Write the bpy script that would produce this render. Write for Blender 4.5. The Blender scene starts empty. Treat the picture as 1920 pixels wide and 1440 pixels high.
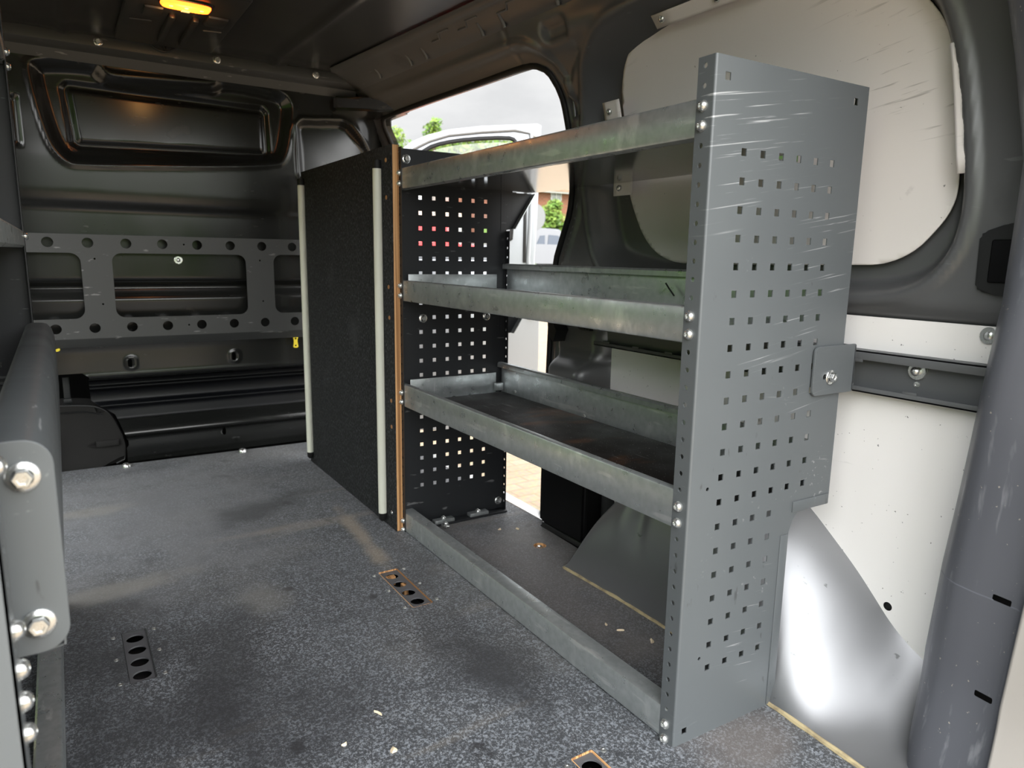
import bpy, bmesh, math, random
import numpy as np
from mathutils import Matrix, Vector
from mathutils.noise import noise as mnoise

# ------------------------------------------------------------------ scene, camera, light
S = bpy.context.scene
COL = S.collection
S.view_settings.view_transform = 'Standard'
S.view_settings.look = 'None'
S.view_settings.gamma = 1.0
S.view_settings.use_curve_mapping = False
S.view_settings.exposure = 0.0
F_PX = 1319.69
CAM_LOC = (-0.7297, -0.6670, 0.7317)
RIGHT = (0.8429, -0.5379, 0.0161)
DOWN = (-0.0825, -0.1588, -0.9839)
FWD = (0.5318, 0.8279, -0.1782)
cam_d = bpy.data.cameras.new('camera')
cam_d.sensor_fit = 'HORIZONTAL'
cam_d.sensor_width = 36.0
cam_d.lens = 36.0 * F_PX / 1920.0
cam_d.clip_start = 0.02
cam_d.clip_end = 400
cam_d.dof.use_dof = True
cam_d.dof.focus_distance = 1.25
cam_d.dof.aperture_fstop = 7.5
cam = bpy.data.objects.new('camera', cam_d)
COL.objects.link(cam)
m = Matrix.Identity(4)
for r in range(3):
    m[r][0] = RIGHT[r]; m[r][1] = -DOWN[r]; m[r][2] = -FWD[r]; m[r][3] = CAM_LOC[r]
q = m.to_quaternion(); 
cam.matrix_world = Matrix.Translation(CAM_LOC) @ q.to_matrix().to_4x4()
S.camera = cam

def build_world():
    w = bpy.data.worlds.new('overcast_sky'); S.world = w; w.use_nodes = True
    nt = w.node_tree; nt.nodes.clear(); N = nt.nodes.new; L = nt.links.new
    out = N('ShaderNodeOutputWorld'); bg = N('ShaderNodeBackground'); tc = N('ShaderNodeTexCoord')
    # soft cloud structure
    mp = N('ShaderNodeMapping'); mp.inputs['Scale'].default_value = (1.6, 1.6, 4.0)
    nz = N('ShaderNodeTexNoise'); nz.inputs['Scale'].default_value = 1.7; nz.inputs['Detail'].default_value = 6
    nz.inputs['Roughness'].default_value = 0.55
    L(tc.outputs['Generated'], mp.inputs['Vector']); L(mp.outputs['Vector'], nz.inputs['Vector'])
    cr = N('ShaderNodeMapRange'); cr.inputs['From Min'].default_value = .36; cr.inputs['From Max'].default_value = .62
    L(nz.outputs['Fac'], cr.inputs['Value'])
    cm = N('ShaderNodeMix'); cm.data_type = 'RGBA'
    cm.inputs['A'].default_value = (.78, .79, .80, 1); cm.inputs['B'].default_value = (1.06, 1.06, 1.06, 1)
    L(cr.outputs['Result'], cm.inputs['Factor'])
    # sky strength boosted behind and left of the van to fill the dark interior
    dt = N('ShaderNodeVectorMath'); dt.operation = 'DOT_PRODUCT'
    dt.inputs[1].default_value = Vector((-0.42, -0.66, 0.62)).normalized()
    L(tc.outputs['Generated'], dt.inputs[0])
    sr = N('ShaderNodeMapRange'); sr.interpolation_type = 'SMOOTHSTEP'
    sr.inputs['From Min'].default_value = -0.55; sr.inputs['From Max'].default_value = 1.0
    sr.inputs['To Min'].default_value = 1.0; sr.inputs['To Max'].default_value = SKY_BACK
    L(dt.outputs['Value'], sr.inputs['Value'])
    L(cm.outputs['Result'], bg.inputs['Color']); L(sr.outputs['Result'], bg.inputs['Strength'])
    L(bg.outputs['Background'], out.inputs['Surface'])
SKY_BACK = 8.0
build_world()
sun_d = bpy.data.lights.new('sun_behind_cloud', 'SUN'); sun_d.energy = 0.6; sun_d.angle = math.radians(60)
sun_d.color = (1.0, .97, .93)
sun = bpy.data.objects.new('sun_behind_cloud', sun_d); COL.objects.link(sun)
sun.rotation_euler = Vector((-0.15, 0.80, -0.58)).to_track_quat('-Z', 'Y').to_euler()

# ------------------------------------------------------------------ materials
def mat(name, col, rough=.5, metal=0., spec=.5, layers=(), bump=(), rough_var=None, emit=None, coat=0., sheen=0., trans=0., blobs=()):
    """layers: (scale xyz or float, detail, lo, hi, colour, amount[, roughness override]); bump: (scale, strength, dist)"""
    mt = bpy.data.materials.new(name); mt.use_nodes = True
    nt = mt.node_tree; N = nt.nodes.new; L = nt.links.new
    bs = nt.nodes['Principled BSDF']
    tc = N('ShaderNodeTexCoord')
    bs.inputs['Roughness'].default_value = rough
    bs.inputs['Metallic'].default_value = metal
    bs.inputs['Specular IOR Level'].default_value = spec
    bs.inputs['Coat Weight'].default_value = coat
    bs.inputs['Sheen Weight'].default_value = sheen; bs.inputs['Sheen Roughness'].default_value = .45
    bs.inputs['Transmission Weight'].default_value = trans
    cur = None
    def noise(sc, det, off=0., rot=(0, 0, 0), dist=0.):
        mp = N('ShaderNodeMapping')
        if not isinstance(sc, (tuple, list)): sc = (sc, sc, sc)
        mp.inputs['Scale'].default_value = sc; mp.inputs['Location'].default_value = (off, off * 1.7, off * .6)
        mp.vector_type = 'POINT'
        nz = N('ShaderNodeTexNoise'); nz.inputs['Scale'].default_value = 1.; nz.inputs['Detail'].default_value = det; nz.inputs['Distortion'].default_value = dist
        src = tc.outputs['Object']
        if any(rot):
            mr_ = N('ShaderNodeMapping'); mr_.inputs['Rotation'].default_value = rot; L(src, mr_.inputs['Vector']); src = mr_.outputs['Vector']
        L(src, mp.inputs['Vector']); L(mp.outputs['Vector'], nz.inputs['Vector'])
        return nz.outputs['Fac']
    rgb = N('ShaderNodeRGB'); rgb.outputs[0].default_value = (*col, 1); cur = rgb.outputs[0]
    for k, ly in enumerate(layers):
        sc, det, lo, hi, c, amt = ly[:6]
        ex = ly[6] if len(ly) > 6 else {}
        f = noise(sc, det, 3.1 * k + 1, ex.get('rot', (0, 0, 0)), ex.get('dist', 0.))
        mr = N('ShaderNodeMapRange'); mr.inputs['From Min'].default_value = lo; mr.inputs['From Max'].default_value = hi
        mr.inputs['To Max'].default_value = amt
        L(f, mr.inputs['Value'])
        mx = N('ShaderNodeMix'); mx.data_type = 'RGBA'
        fac = mr.outputs['Result']
        if 'mask' in ex:
            ms = N('ShaderNodeMapRange'); ms.inputs['From Min'].default_value = ex['mask'][1]; ms.inputs['From Max'].default_value = ex['mask'][2]
            L(noise(ex['mask'][0], 2, 5.3 * k + 8), ms.inputs['Value']); mu = N('ShaderNodeMath'); mu.operation = 'MULTIPLY'
            L(fac, mu.inputs[0]); L(ms.outputs['Result'], mu.inputs[1]); fac = mu.outputs[0]
        L(fac, mx.inputs['Factor']); L(cur, mx.inputs['A']); mx.inputs['B'].default_value = (*c, 1)
        cur = mx.outputs['Result']
    for k, (bx, by, brx, bry, ang, c, amt) in enumerate(blobs):   # ragged patches at fixed places: stains and dust, some painted light and shade
        mp = N('ShaderNodeMapping'); mp.vector_type = 'TEXTURE'; mp.inputs['Location'].default_value = (bx, by, 0); mp.inputs['Rotation'].default_value = (0, 0, ang); mp.inputs['Scale'].default_value = (brx, bry, 1)
        L(tc.outputs['Object'], mp.inputs['Vector'])
        ln = N('ShaderNodeVectorMath'); ln.operation = 'LENGTH'; L(mp.outputs['Vector'], ln.inputs[0])
        ns = N('ShaderNodeMath'); ns.operation = 'MULTIPLY_ADD'; L(noise((9, 9, 9), 5, 2.7 * k), ns.inputs[0]); ns.inputs[1].default_value = 1.8; ns.inputs[2].default_value = -.9
        ad = N('ShaderNodeMath'); ad.operation = 'ADD'; L(ln.outputs['Value'], ad.inputs[0]); L(ns.outputs[0], ad.inputs[1])
        mr = N('ShaderNodeMapRange'); mr.interpolation_type = 'SMOOTHSTEP'; mr.inputs['From Min'].default_value = 1.15; mr.inputs['From Max'].default_value = .25; mr.inputs['To Max'].default_value = amt
        L(ad.outputs[0], mr.inputs['Value'])
        mx = N('ShaderNodeMix'); mx.data_type = 'RGBA'; L(mr.outputs['Result'], mx.inputs['Factor']); L(cur, mx.inputs['A']); mx.inputs['B'].default_value = (*c, 1)
        cur = mx.outputs['Result']
    L(cur, bs.inputs['Base Color'])
    if rough_var:
        sc, lo, hi = rough_var
        f = noise(sc, 3, 17.)
        mr = N('ShaderNodeMapRange'); mr.inputs['From Min'].default_value = .3; mr.inputs['From Max'].default_value = .7
        mr.inputs['To Min'].default_value = lo; mr.inputs['To Max'].default_value = hi
        L(f, mr.inputs['Value']); L(mr.outputs['Result'], bs.inputs['Roughness'])
    prev = None
    for k, (sc, st, di) in enumerate(bump):
        f = noise(sc, 3, 31. + k)
        b = N('ShaderNodeBump'); b.inputs['Strength'].default_value = st; b.inputs['Distance'].default_value = di
        L(f, b.inputs['Height'])
        if prev: L(prev, b.inputs['Normal'])
        prev = b.outputs['Normal']
    if prev: L(prev, bs.inputs['Normal'])
    if emit:
        bs.inputs['Emission Color'].default_value = (*emit[0], 1); bs.inputs['Emission Strength'].default_value = emit[1]
    return mt

SCR = (.75, .77, .78)
M = {}
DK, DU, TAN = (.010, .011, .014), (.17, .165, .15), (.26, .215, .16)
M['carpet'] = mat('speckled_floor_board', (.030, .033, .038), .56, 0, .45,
    layers=[((230, 230, 230), 2, .50, .64, (.19, .21, .235), .8), ((700, 420, 500), 1, .58, .70, (.40, .42, .44), .5),
            (2.6, 4, .52, .72, (.12, .115, .105), .4), ((5, 3, 5), 4, .54, .70, (.014, .015, .018), .65), ((20, 20, 20), 3, .55, .72, (.012, .013, .016), .5),
            ((1.3, 9, 3), 3, .62, .74, (.24, .205, .16), .4), ((14, 14, 14), 2, .68, .74, (.008, .008, .010), .8)],
    bump=[(420, .35, .001)], sheen=.15,  # first blob paints in left-door light; second mixes door light with dust
    blobs=[(-.55, 1.45, .42, .60, 0, (.13, .135, .145), .6), (.20, .60, .22, .5, 0, (.15, .135, .125), .55), (-.29, 1.37, .20, .09, .4, DK, .7), (-.72, .70, .14, .16, 0, DK, .65), (-.66, .45, .26, .14, 0, DK, .6), (-.42, .35, .18, .12, .5, DK, .45),  # DK blobs nearest the camera paint in the camera holder's shade
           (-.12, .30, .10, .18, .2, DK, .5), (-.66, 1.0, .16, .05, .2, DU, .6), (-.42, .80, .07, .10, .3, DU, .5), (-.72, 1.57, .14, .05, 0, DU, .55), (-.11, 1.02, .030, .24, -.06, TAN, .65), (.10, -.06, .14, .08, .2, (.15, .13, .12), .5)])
M['e_coat'] = mat('black_satin_body_paint', (.010, .0105, .010), .20, .0, .5,
    layers=[((30, 30, 90), 3, .66, .72, (.16, .16, .15), .25, dict(mask=((4, 4, 4), .5, .65))), ((9, 9, 9), 4, .68, .74, (.03, .026, .022), .6)], rough_var=((5, 5, 5), .16, .25))
M['roof_paint'] = mat('dark_roof_paint', (.022, .0225, .023), .32, .0, .5, rough_var=((3, 3, 3), .26, .36))
M['body_paint'] = mat('grey_body_paint', (.105, .107, .110), .36, .25, .6,
    layers=[((40, 16, 90), 4, .67, .72, (.45, .46, .47), .25, dict(mask=((5, 5, 5), .55, .65))), ((7, 7, 7), 4, .66, .74, (.05, .05, .05), .35)], rough_var=((6, 6, 6), .31, .42))
M['arch_paint'] = mat('silver_grey_paint_on_wheel_arch', (.27, .275, .285), .42, .8, .5,
    layers=[((60, 30, 60), 4, .70, .74, (.06, .06, .06), .6)], rough_var=((6, 6, 6), .38, .48))
M['pillar_paint'] = mat('scuffed_grey_pillar_paint', (.12, .125, .145), .42, .35, .5,
    layers=[((50, 60, 9), 4, .62, .72, (.40, .41, .44), .4), ((160, 160, 160), 2, .72, .76, (.55, .5, .42), .6)], rough_var=((8, 8, 8), .32, .5))
M['rack_grey'] = mat('grey_powder_coat', (.098, .108, .114), .42, .1, .5,
    layers=[((6, 20, 300), 4, .63, .70, SCR, .42, dict(rot=(0, .16, 0), dist=.35, mask=((5, 5, 7), .58, .70))), ((10, 20, 380), 3, .65, .71, (.8, .8, .8), .4, dict(rot=(0, -.10, 0), dist=.5, mask=((6, 6, 5), .61, .72))),
            ((120, 40, 160), 5, .64, .70, (.7, .7, .7), .3, dict(mask=((9, 9, 9), .62, .74))), ((60, 60, 20), 3, .71, .75, (.03, .03, .03), .5)],
    rough_var=((7, 7, 7), .36, .5))
M['rack_dark'] = mat('shaded_powder_coat', (.015, .0165, .0185), .45, .0, .4,  # same coat as rack_grey, with the far end's shade put into the colour
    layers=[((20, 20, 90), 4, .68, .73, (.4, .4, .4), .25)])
M['frame_grey'] = mat('mid_grey_frame_coat', (.045, .047, .048), .42, .0, .45,
    layers=[((20, 20, 90), 4, .66, .71, (.4, .4, .4), .35)])
M['plate_grey'] = mat('grey_floor_plate', (.085, .086, .092), .5, 0, .4)
M['recess_dark'] = mat('shade_black_lower_panel', (.004, .0045, .006), .38, 0, .25)  # lower bulkhead tone, the overhang's shade put into the colour
M['galv'] = mat('galvanised_steel', (.48, .51, .515), .30, .76, .5,
    layers=[((70, 70, 70), 3, .35, .65, (.40, .43, .43), .8), ((60, 25, 14), 5, .56, .66, (.78, .79, .78), .6, dict(mask=((7, 7, 7), .5, .65))), ((60, 9, 60), 4, .62, .70, (.80, .80, .79), .4)],
    rough_var=((40, 40, 40), .25, .42), bump=[((160, 160, 160), .05, .001)])
M['shelf_steel'] = mat('smooth_shelf_steel', (.34, .35, .36), .12, .85, .5, layers=[((10, 90, 10), 4, .66, .70, (.05, .05, .05), .8)])
M['shelf_board'] = mat('worn_black_shelf_board', (.010, .008, .007), .42, 0, .4,
    layers=[((5, 12, 5), 4, .58, .74, (.20, .075, .022), .55), ((300, 300, 300), 1, .70, .76, (.6, .6, .6), .6), ((90, 8, 9), 3, .68, .74, (.35, .35, .35), .4)], rough_var=((9, 9, 9), .45, .7))
M['lining'] = mat('white_hardboard_lining', (.74, .705, .685), .55, 0, .4,
    layers=[((9, 9, 150), 4, .62, .69, (.14, .13, .12), .55, dict(rot=(.14, 0, 0), dist=.4, mask=((4, 4, 5), .56, .68))), ((120, 120, 120), 2, .75, .78, (.08, .08, .08), .8), ((26, 26, 30), 5, .62, .68, (.10, .09, .10), .6, dict(mask=((4, 4, 4), .62, .72))),
            ((3, 3, 3), 2, .4, .7, (.67, .63, .60), .5)], bump=[((4, 260, 4), .05, .0006)])
M['lining_clean'] = mat('speckled_white_lining', (.78, .765, .755), .5, 0, .4,
    layers=[((150, 150, 150), 2, .735, .76, (.10, .10, .10), .8), ((20, 9, 120), 4, .68, .73, (.35, .34, .33), .35, dict(mask=((5, 5, 5), .58, .68)))], bump=[((4, 260, 4), .04, .0006)])
M['ply'] = mat('birch_plywood_edge', (.60, .34, .15), .6, 0, .3, layers=[((330, 1, 1), 1, .48, .54, (.20, .085, .03), .75)])
M['board_carpet'] = mat('dark_carpet_lining', (.016, .0165, .017), .95, 0, .2, layers=[((300, 300, 120), 2, .52, .70, (.12, .13, .14), .45), ((6, 6, 6), 3, .6, .75, (.045, .047, .05), .5)],
    bump=[((500, 500, 200), .5, .002)])
M['white_tube'] = mat('off_white_rubber_tube', (.62, .63, .54), .45, 0, .4)
M['zinc'] = mat('zinc_plated_bolt', (.66, .67, .66), .24, .9, .5, rough_var=((90, 90, 90), .18, .36))
M['black_plastic'] = mat('black_plastic', (.010, .0105, .011), .42, 0, .45)
M['black_fabric'] = mat('black_nylon_fabric', (.017, .0165, .016), .85, 0, .3, bump=[((700, 700, 700), .4, .001)])
M['rubber'] = mat('black_rubber_seal', (.008, .008, .008), .6, 0, .3)
M['dark_gap'] = mat('bare_dark_cavity', (.004, .004, .004), .9, 0, .1)
M['sealant'] = mat('yellowed_floor_sealant', (.40, .33, .19), .55, 0, .4, layers=[((30, 30, 30), 4, .45, .62, (.15, .115, .075), .75)])
M['alu'] = mat('bright_aluminium_sill', (.74, .74, .73), .35, .75, .5)
M['yellow'] = mat('yellow_plastic', (.72, .58, .03), .45, 0, .5)
M['wood_chip'] = mat('pale_wood_chip', (.72, .60, .42), .7, 0, .3)
M['amber'] = mat('glowing_amber_lens', (.9, .45, .08), .3, 0, .5, emit=((1.0, .075, .006), 10.))
M['amber_hot'] = mat('glowing_bulb', (1, .8, .4), .3, 0, .5, emit=((1.0, .30, .03), 9.))
M['lamp_grey'] = mat('frosted_lamp_switch', (.55, .48, .40), .4, 0, .5)
M['silver'] = mat('silver_car_paint', (.36, .375, .40), .30, .6, .5, coat=.3)
M['truck_silver'] = mat('silver_truck_paint', (.20, .21, .225), .35, .5, .5)
M['window_glass'] = mat('tinted_car_glass', (.03, .045, .07), .05, 0, .8)
M['clear_glass'] = mat('clear_glass', (1, 1, 1), .0, 0, .5, trans=1.)
M['red_paint'] = mat('red_car_paint', (.75, .012, .015), .3, 0, .5, coat=.5)
M['leaf'] = mat('fresh_green_leaves', (.085, .17, .022), .6, 0, .3, layers=[(3, 3, .4, .65, (.19, .26, .04), .8)])
M['hedge'] = mat('hedge_green', (.07, .16, .025), .7, 0, .3, layers=[((9, 9, 9), 4, .42, .62, (.15, .30, .05), .9), ((22, 22, 22), 3, .55, .65, (.015, .03, .008), .8)])
M['bark'] = mat('tree_bark', (.10, .075, .05), .9)
M['grass'] = mat('mown_lawn', (.10, .20, .03), .8, layers=[((6, 6, 6), 4, .45, .65, (.17, .25, .055), .7)])
M['roof_tile'] = mat('tan_roof_tiles', (.24, .165, .11), .8, layers=[((8, 8, 8), 3, .45, .65, (.16, .11, .07), .6)])
M['window_white'] = mat('white_window_frame', (.42, .42, .41), .5)
M['sign_grey'] = mat('grey_sign_back', (.16, .17, .175), .6, .0)
M['black_glossy'] = mat('black_corner_plastic', (.004, .004, .0045), .5, 0, .12)

def brick_mat(name, c1, c2, mortar, scale, bw, bh, msize):
    mt = bpy.data.materials.new(name); mt.use_nodes = True
    nt = mt.node_tree; N = nt.nodes.new; L = nt.links.new; bs = nt.nodes['Principled BSDF']
    tc = N('ShaderNodeTexCoord'); br = N('ShaderNodeTexBrick')
    br.inputs['Color1'].default_value = (*c1, 1); br.inputs['Color2'].default_value = (*c2, 1); br.inputs['Mortar'].default_value = (*mortar, 1)
    br.inputs['Scale'].default_value = scale; br.inputs['Brick Width'].default_value = bw; br.inputs['Row Height'].default_value = bh
    br.inputs['Mortar Size'].default_value = msize; br.inputs['Bias'].default_value = 0.
    return mt, nt, N, L, bs, tc, br
mt, nt, N, L, bs, tc, br = brick_mat('red_brick_wall', (.22, .070, .028), (.16, .05, .022), (.19, .14, .11), 1.0, .225, .075, .008)
mp = N('ShaderNodeMapping'); mp.inputs['Rotation'].default_value = (math.pi / 2, 0, 0)
L(tc.outputs['Object'], mp.inputs['Vector']); L(mp.outputs['Vector'], br.inputs['Vector']); L(br.outputs['Color'], bs.inputs['Base Color']); bs.inputs['Roughness'].default_value = .85
M['brick'] = mt
mt, nt, N, L, bs, tc, br = brick_mat('tan_block_paving', (.40, .31, .215), (.36, .28, .19), (.31, .24, .16), 1.0, .20, .10, .008)
nz = N('ShaderNodeTexNoise'); nz.inputs['Scale'].default_value = 38; nz.inputs['Detail'].default_value = 5
L(tc.outputs['Object'], nz.inputs['Vector'])
mx = N('ShaderNodeMix'); mx.data_type = 'RGBA'; mx.blend_type = 'MULTIPLY'; mx.inputs['Factor'].default_value = .5
L(tc.outputs['Object'], br.inputs['Vector']); L(br.outputs['Color'], mx.inputs['A']); L(nz.outputs['Color'], mx.inputs['B']); L(mx.outputs['Result'], bs.inputs['Base Color'])
bs.inputs['Roughness'].default_value = .85
M['paving'] = mt

# ------------------------------------------------------------------ object helpers
def tag(o, label=None, cat=None, group=None, kind=None):
    if label: o['label'] = label
    if cat: o['category'] = cat
    if group: o['group'] = group
    if kind: o['kind'] = kind
    return o
def empty(name, loc=(0, 0, 0), label=None, cat=None, group=None, rot=(0, 0, 0)):
    o = bpy.data.objects.new(name, None); COL.objects.link(o); o.location = loc; o.rotation_euler = rot
    o.empty_display_size = .05
    return tag(o, label, cat, group)
def link(name, me, material=None, parent=None, loc=None):
    o = bpy.data.objects.new(name, me); COL.objects.link(o)
    if material is not None and not me.materials: me.materials.append(material)
    if parent is not None:
        o.parent = parent
    if loc is not None: o.location = loc
    return o
def dup(o, parent=None, loc=None, rot=None):
    c = o.copy(); COL.objects.link(c)
    if parent is not None: c.parent = parent
    if loc is not None: c.location = loc
    if rot is not None: c.rotation_euler = rot
    for ch in list(o.children): dup(ch, c)
    return c

class MB:
    def __init__(s): s.bm = bmesh.new()
    def box(s, a, b, bev=0., seg=2):
        a = Vector(a); b = Vector(b)
        r = bmesh.ops.create_cube(s.bm, size=1.0)
        vs = r['verts']
        for v in vs:
            v.co = Vector((a[i] + (v.co[i] + .5) * (b[i] - a[i]) for i in range(3)))
        if bev:
            es = list({e for v in vs for e in v.link_edges})
            bmesh.ops.bevel(s.bm, geom=es, offset=bev, segments=seg, affect='EDGES', profile=.5)
        return s
    def prism(s, pts, ax, lo, hi):
        """closed polygon pts extruded along axis ax between lo and hi; pts are the two other coordinates in xyz order"""
        def P(p, h):
            l = list(p); l.insert(ax, h); return Vector(l)
        A = [s.bm.verts.new(P(p, lo)) for p in pts]; B = [s.bm.verts.new(P(p, hi)) for p in pts]
        n = len(pts)
        s.bm.faces.new(A[::-1]); s.bm.faces.new(B)
        for i in range(n): s.bm.faces.new((A[i], A[(i + 1) % n], B[(i + 1) % n], B[i]))
        return s
    def strip(s, pts, ax, lo, hi, th=0.0015):
        """open profile with sheet thickness th (kept as a closed prism)"""
        n = len(pts); P = [Vector(p) for p in pts]; off = []
        for i in range(n):
            t = (P[min(i + 1, n - 1)] - P[max(i - 1, 0)]); t = t.normalized() if t.length else Vector((1, 0))
            off.append(Vector((-t.y, t.x)) * th)
        poly = [tuple(p) for p in P] + [tuple(P[i] + off[i]) for i in range(n - 1, -1, -1)]
        return s.prism(poly, ax, lo, hi)
    def tube(s, path, r, seg=10, cap=True):
        path = [Vector(p) for p in path]; rings = []
        rr = r if isinstance(r, (list, tuple)) else [r] * len(path)
        up = None
        for i, p in enumerate(path):
            t = (path[min(i + 1, len(path) - 1)] - path[max(i - 1, 0)]).normalized()
            if up is None: up = t.orthogonal().normalized()
            else: up = (up - t * up.dot(t)).normalized()
            sd = t.cross(up)
            rings.append([s.bm.verts.new(p + rr[i] * (math.cos(2 * math.pi * k / seg) * up + math.sin(2 * math.pi * k / seg) * sd)) for k in range(seg)])
        for a, b in zip(rings, rings[1:]):
            for k in range(seg): s.bm.faces.new((a[k], a[(k + 1) % seg], b[(k + 1) % seg], b[k]))
        if cap: s.bm.faces.new(rings[0][::-1]); s.bm.faces.new(rings[-1])
        return s
    def lathe(s, prof, seg=24, M4=None):
        rings = []
        for r, z in prof:
            if r < 1e-6: ring = [s.bm.verts.new((0, 0, z))]
            else: ring = [s.bm.verts.new((r * math.cos(2 * math.pi * k / seg), r * math.sin(2 * math.pi * k / seg), z)) for k in range(seg)]
            rings.append(ring)
        for a, b in zip(rings, rings[1:]):
            for k in range(seg):
                k2 = (k + 1) % seg
                if len(a) == 1 and len(b) == 1: continue
                if len(a) == 1: s.bm.faces.new((a[0], b[k2], b[k]))
                elif len(b) == 1: s.bm.faces.new((a[k], a[k2], b[0]))
                else: s.bm.faces.new((a[k], a[k2], b[k2], b[k]))
        if M4 is not None:
            for ring in rings:
                for v in ring: v.co = M4 @ v.co
        return s
    def mesh(s, name, smooth=True, angle=40):
        bmesh.ops.recalc_face_normals(s.bm, faces=s.bm.faces)
        me = bpy.data.meshes.new(name); s.bm.to_mesh(me); s.bm.free()
        if smooth: smooth_mesh(me, angle)
        return me
    def build(s, name, material, parent=None, smooth=True, angle=40):
        return link(name, s.mesh(name, smooth, angle), material, parent)
def smooth_mesh(me, angle=40):
    me.shade_smooth() if hasattr(me, 'shade_smooth') else None
    try: me.set_sharp_from_angle(angle=math.radians(angle))
    except Exception: pass

def circ(cx, cy, r, n=20): return [(cx + r * math.cos(2 * math.pi * k / n), cy + r * math.sin(2 * math.pi * k / n)) for k in range(n)]
def rect(x0, y0, x1, y1): return [(x0, y0), (x1, y0), (x1, y1), (x0, y1)]
def rrect(x0, y0, x1, y1, r, n=6):
    if not isinstance(r, (tuple, list)): r = (r,) * 4
    out = []
    for (cx, cy, a0, rr) in ((x0 + r[0], y0 + r[0], 180, r[0]), (x1 - r[1], y0 + r[1], 270, r[1]), (x1 - r[2], y1 - r[2], 0, r[2]), (x0 + r[3], y1 - r[3], 90, r[3])):
        if rr < 1e-6: out.append((cx, cy)); continue
        for k in range(n + 1):
            a = math.radians(a0 + 90 * k / n); out.append((cx + rr * math.cos(a), cy + rr * math.sin(a)))
    return out
def chaikin(p, it=2):
    for _ in range(it):
        o = []
        for i in range(len(p)):
            a, b = p[i], p[(i + 1) % len(p)]
            o += [(.75 * a[0] + .25 * b[0], .75 * a[1] + .25 * b[1]), (.25 * a[0] + .75 * b[0], .25 * a[1] + .75 * b[1])]
        p = o
    return p
XZ = Matrix(((1, 0, 0, 0), (0, 0, -1, 0), (0, 1, 0, 0), (0, 0, 0, 1)))   # plate drawn in x,z
YZ = Matrix(((0, 0, 1, 0), (1, 0, 0, 0), (0, 1, 0, 0), (0, 0, 0, 1)))     # plate drawn in y,z
XY = Matrix.Identity(4)
def plate_mesh(name, outer, holes, th, M4=XY, bev=0.):
    cu = bpy.data.curves.new(name, 'CURVE'); cu.dimensions = '2D'; cu.fill_mode = 'BOTH'
    cu.extrude = max(th / 2 - bev, 1e-5); cu.bevel_depth = bev; cu.bevel_resolution = 1; cu.offset = -bev
    for lp in [outer] + list(holes):
        sp = cu.splines.new('POLY'); sp.points.add(len(lp) - 1); sp.use_cyclic_u = True
        for p, c in zip(sp.points, lp): p.co = (c[0], c[1], 0, 1)
    o = bpy.data.objects.new(name, cu)
    COL.objects.link(o)
    dg = bpy.context.evaluated_depsgraph_get()
    me = bpy.data.meshes.new_from_object(o.evaluated_get(dg), depsgraph=dg)
    bpy.data.objects.remove(o); bpy.data.curves.remove(cu)
    me.transform(M4); me.name = name
    return me
def plate(name, outer, holes, th, M4, material, parent=None, bev=0.):
    me = plate_mesh(name, outer, holes, th, M4, bev); me.materials.clear()
    return link(name, me, material, parent)
def T(x, y, z): return Matrix.Translation((x, y, z))

# signed distances (numpy)
def sst(a, b, x):
    t = np.clip((x - a) / (b - a), 0, 1); return t * t * (3 - 2 * t)
def sd_poly(U, V, poly):
    P = np.array(poly, float); d = np.full(U.shape, 1e9); inside = np.zeros(U.shape, bool)
    for i in range(len(P)):
        a = P[i]; b = P[(i + 1) % len(P)]
        ex, ey = b - a; wx = U - a[0]; wy = V - a[1]
        t = np.clip((wx * ex + wy * ey) / (ex * ex + ey * ey + 1e-12), 0, 1)
        d = np.minimum(d, (wx - ex * t) ** 2 + (wy - ey * t) ** 2)
        c = ((a[1] > V) != (b[1] > V)) & (U < ex * (V - a[1]) / (ey if abs(ey) > 1e-12 else 1e-12) + a[0])
        inside ^= c
    d = np.sqrt(d); return np.where(inside, -d, d)
def sd_rr(U, V, cx, cy, hx, hy, r):
    qx = np.abs(U - cx) - hx + r; qy = np.abs(V - cy) - hy + r
    return np.hypot(np.maximum(qx, 0), np.maximum(qy, 0)) + np.minimum(np.maximum(qx, qy), 0) - r
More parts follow.
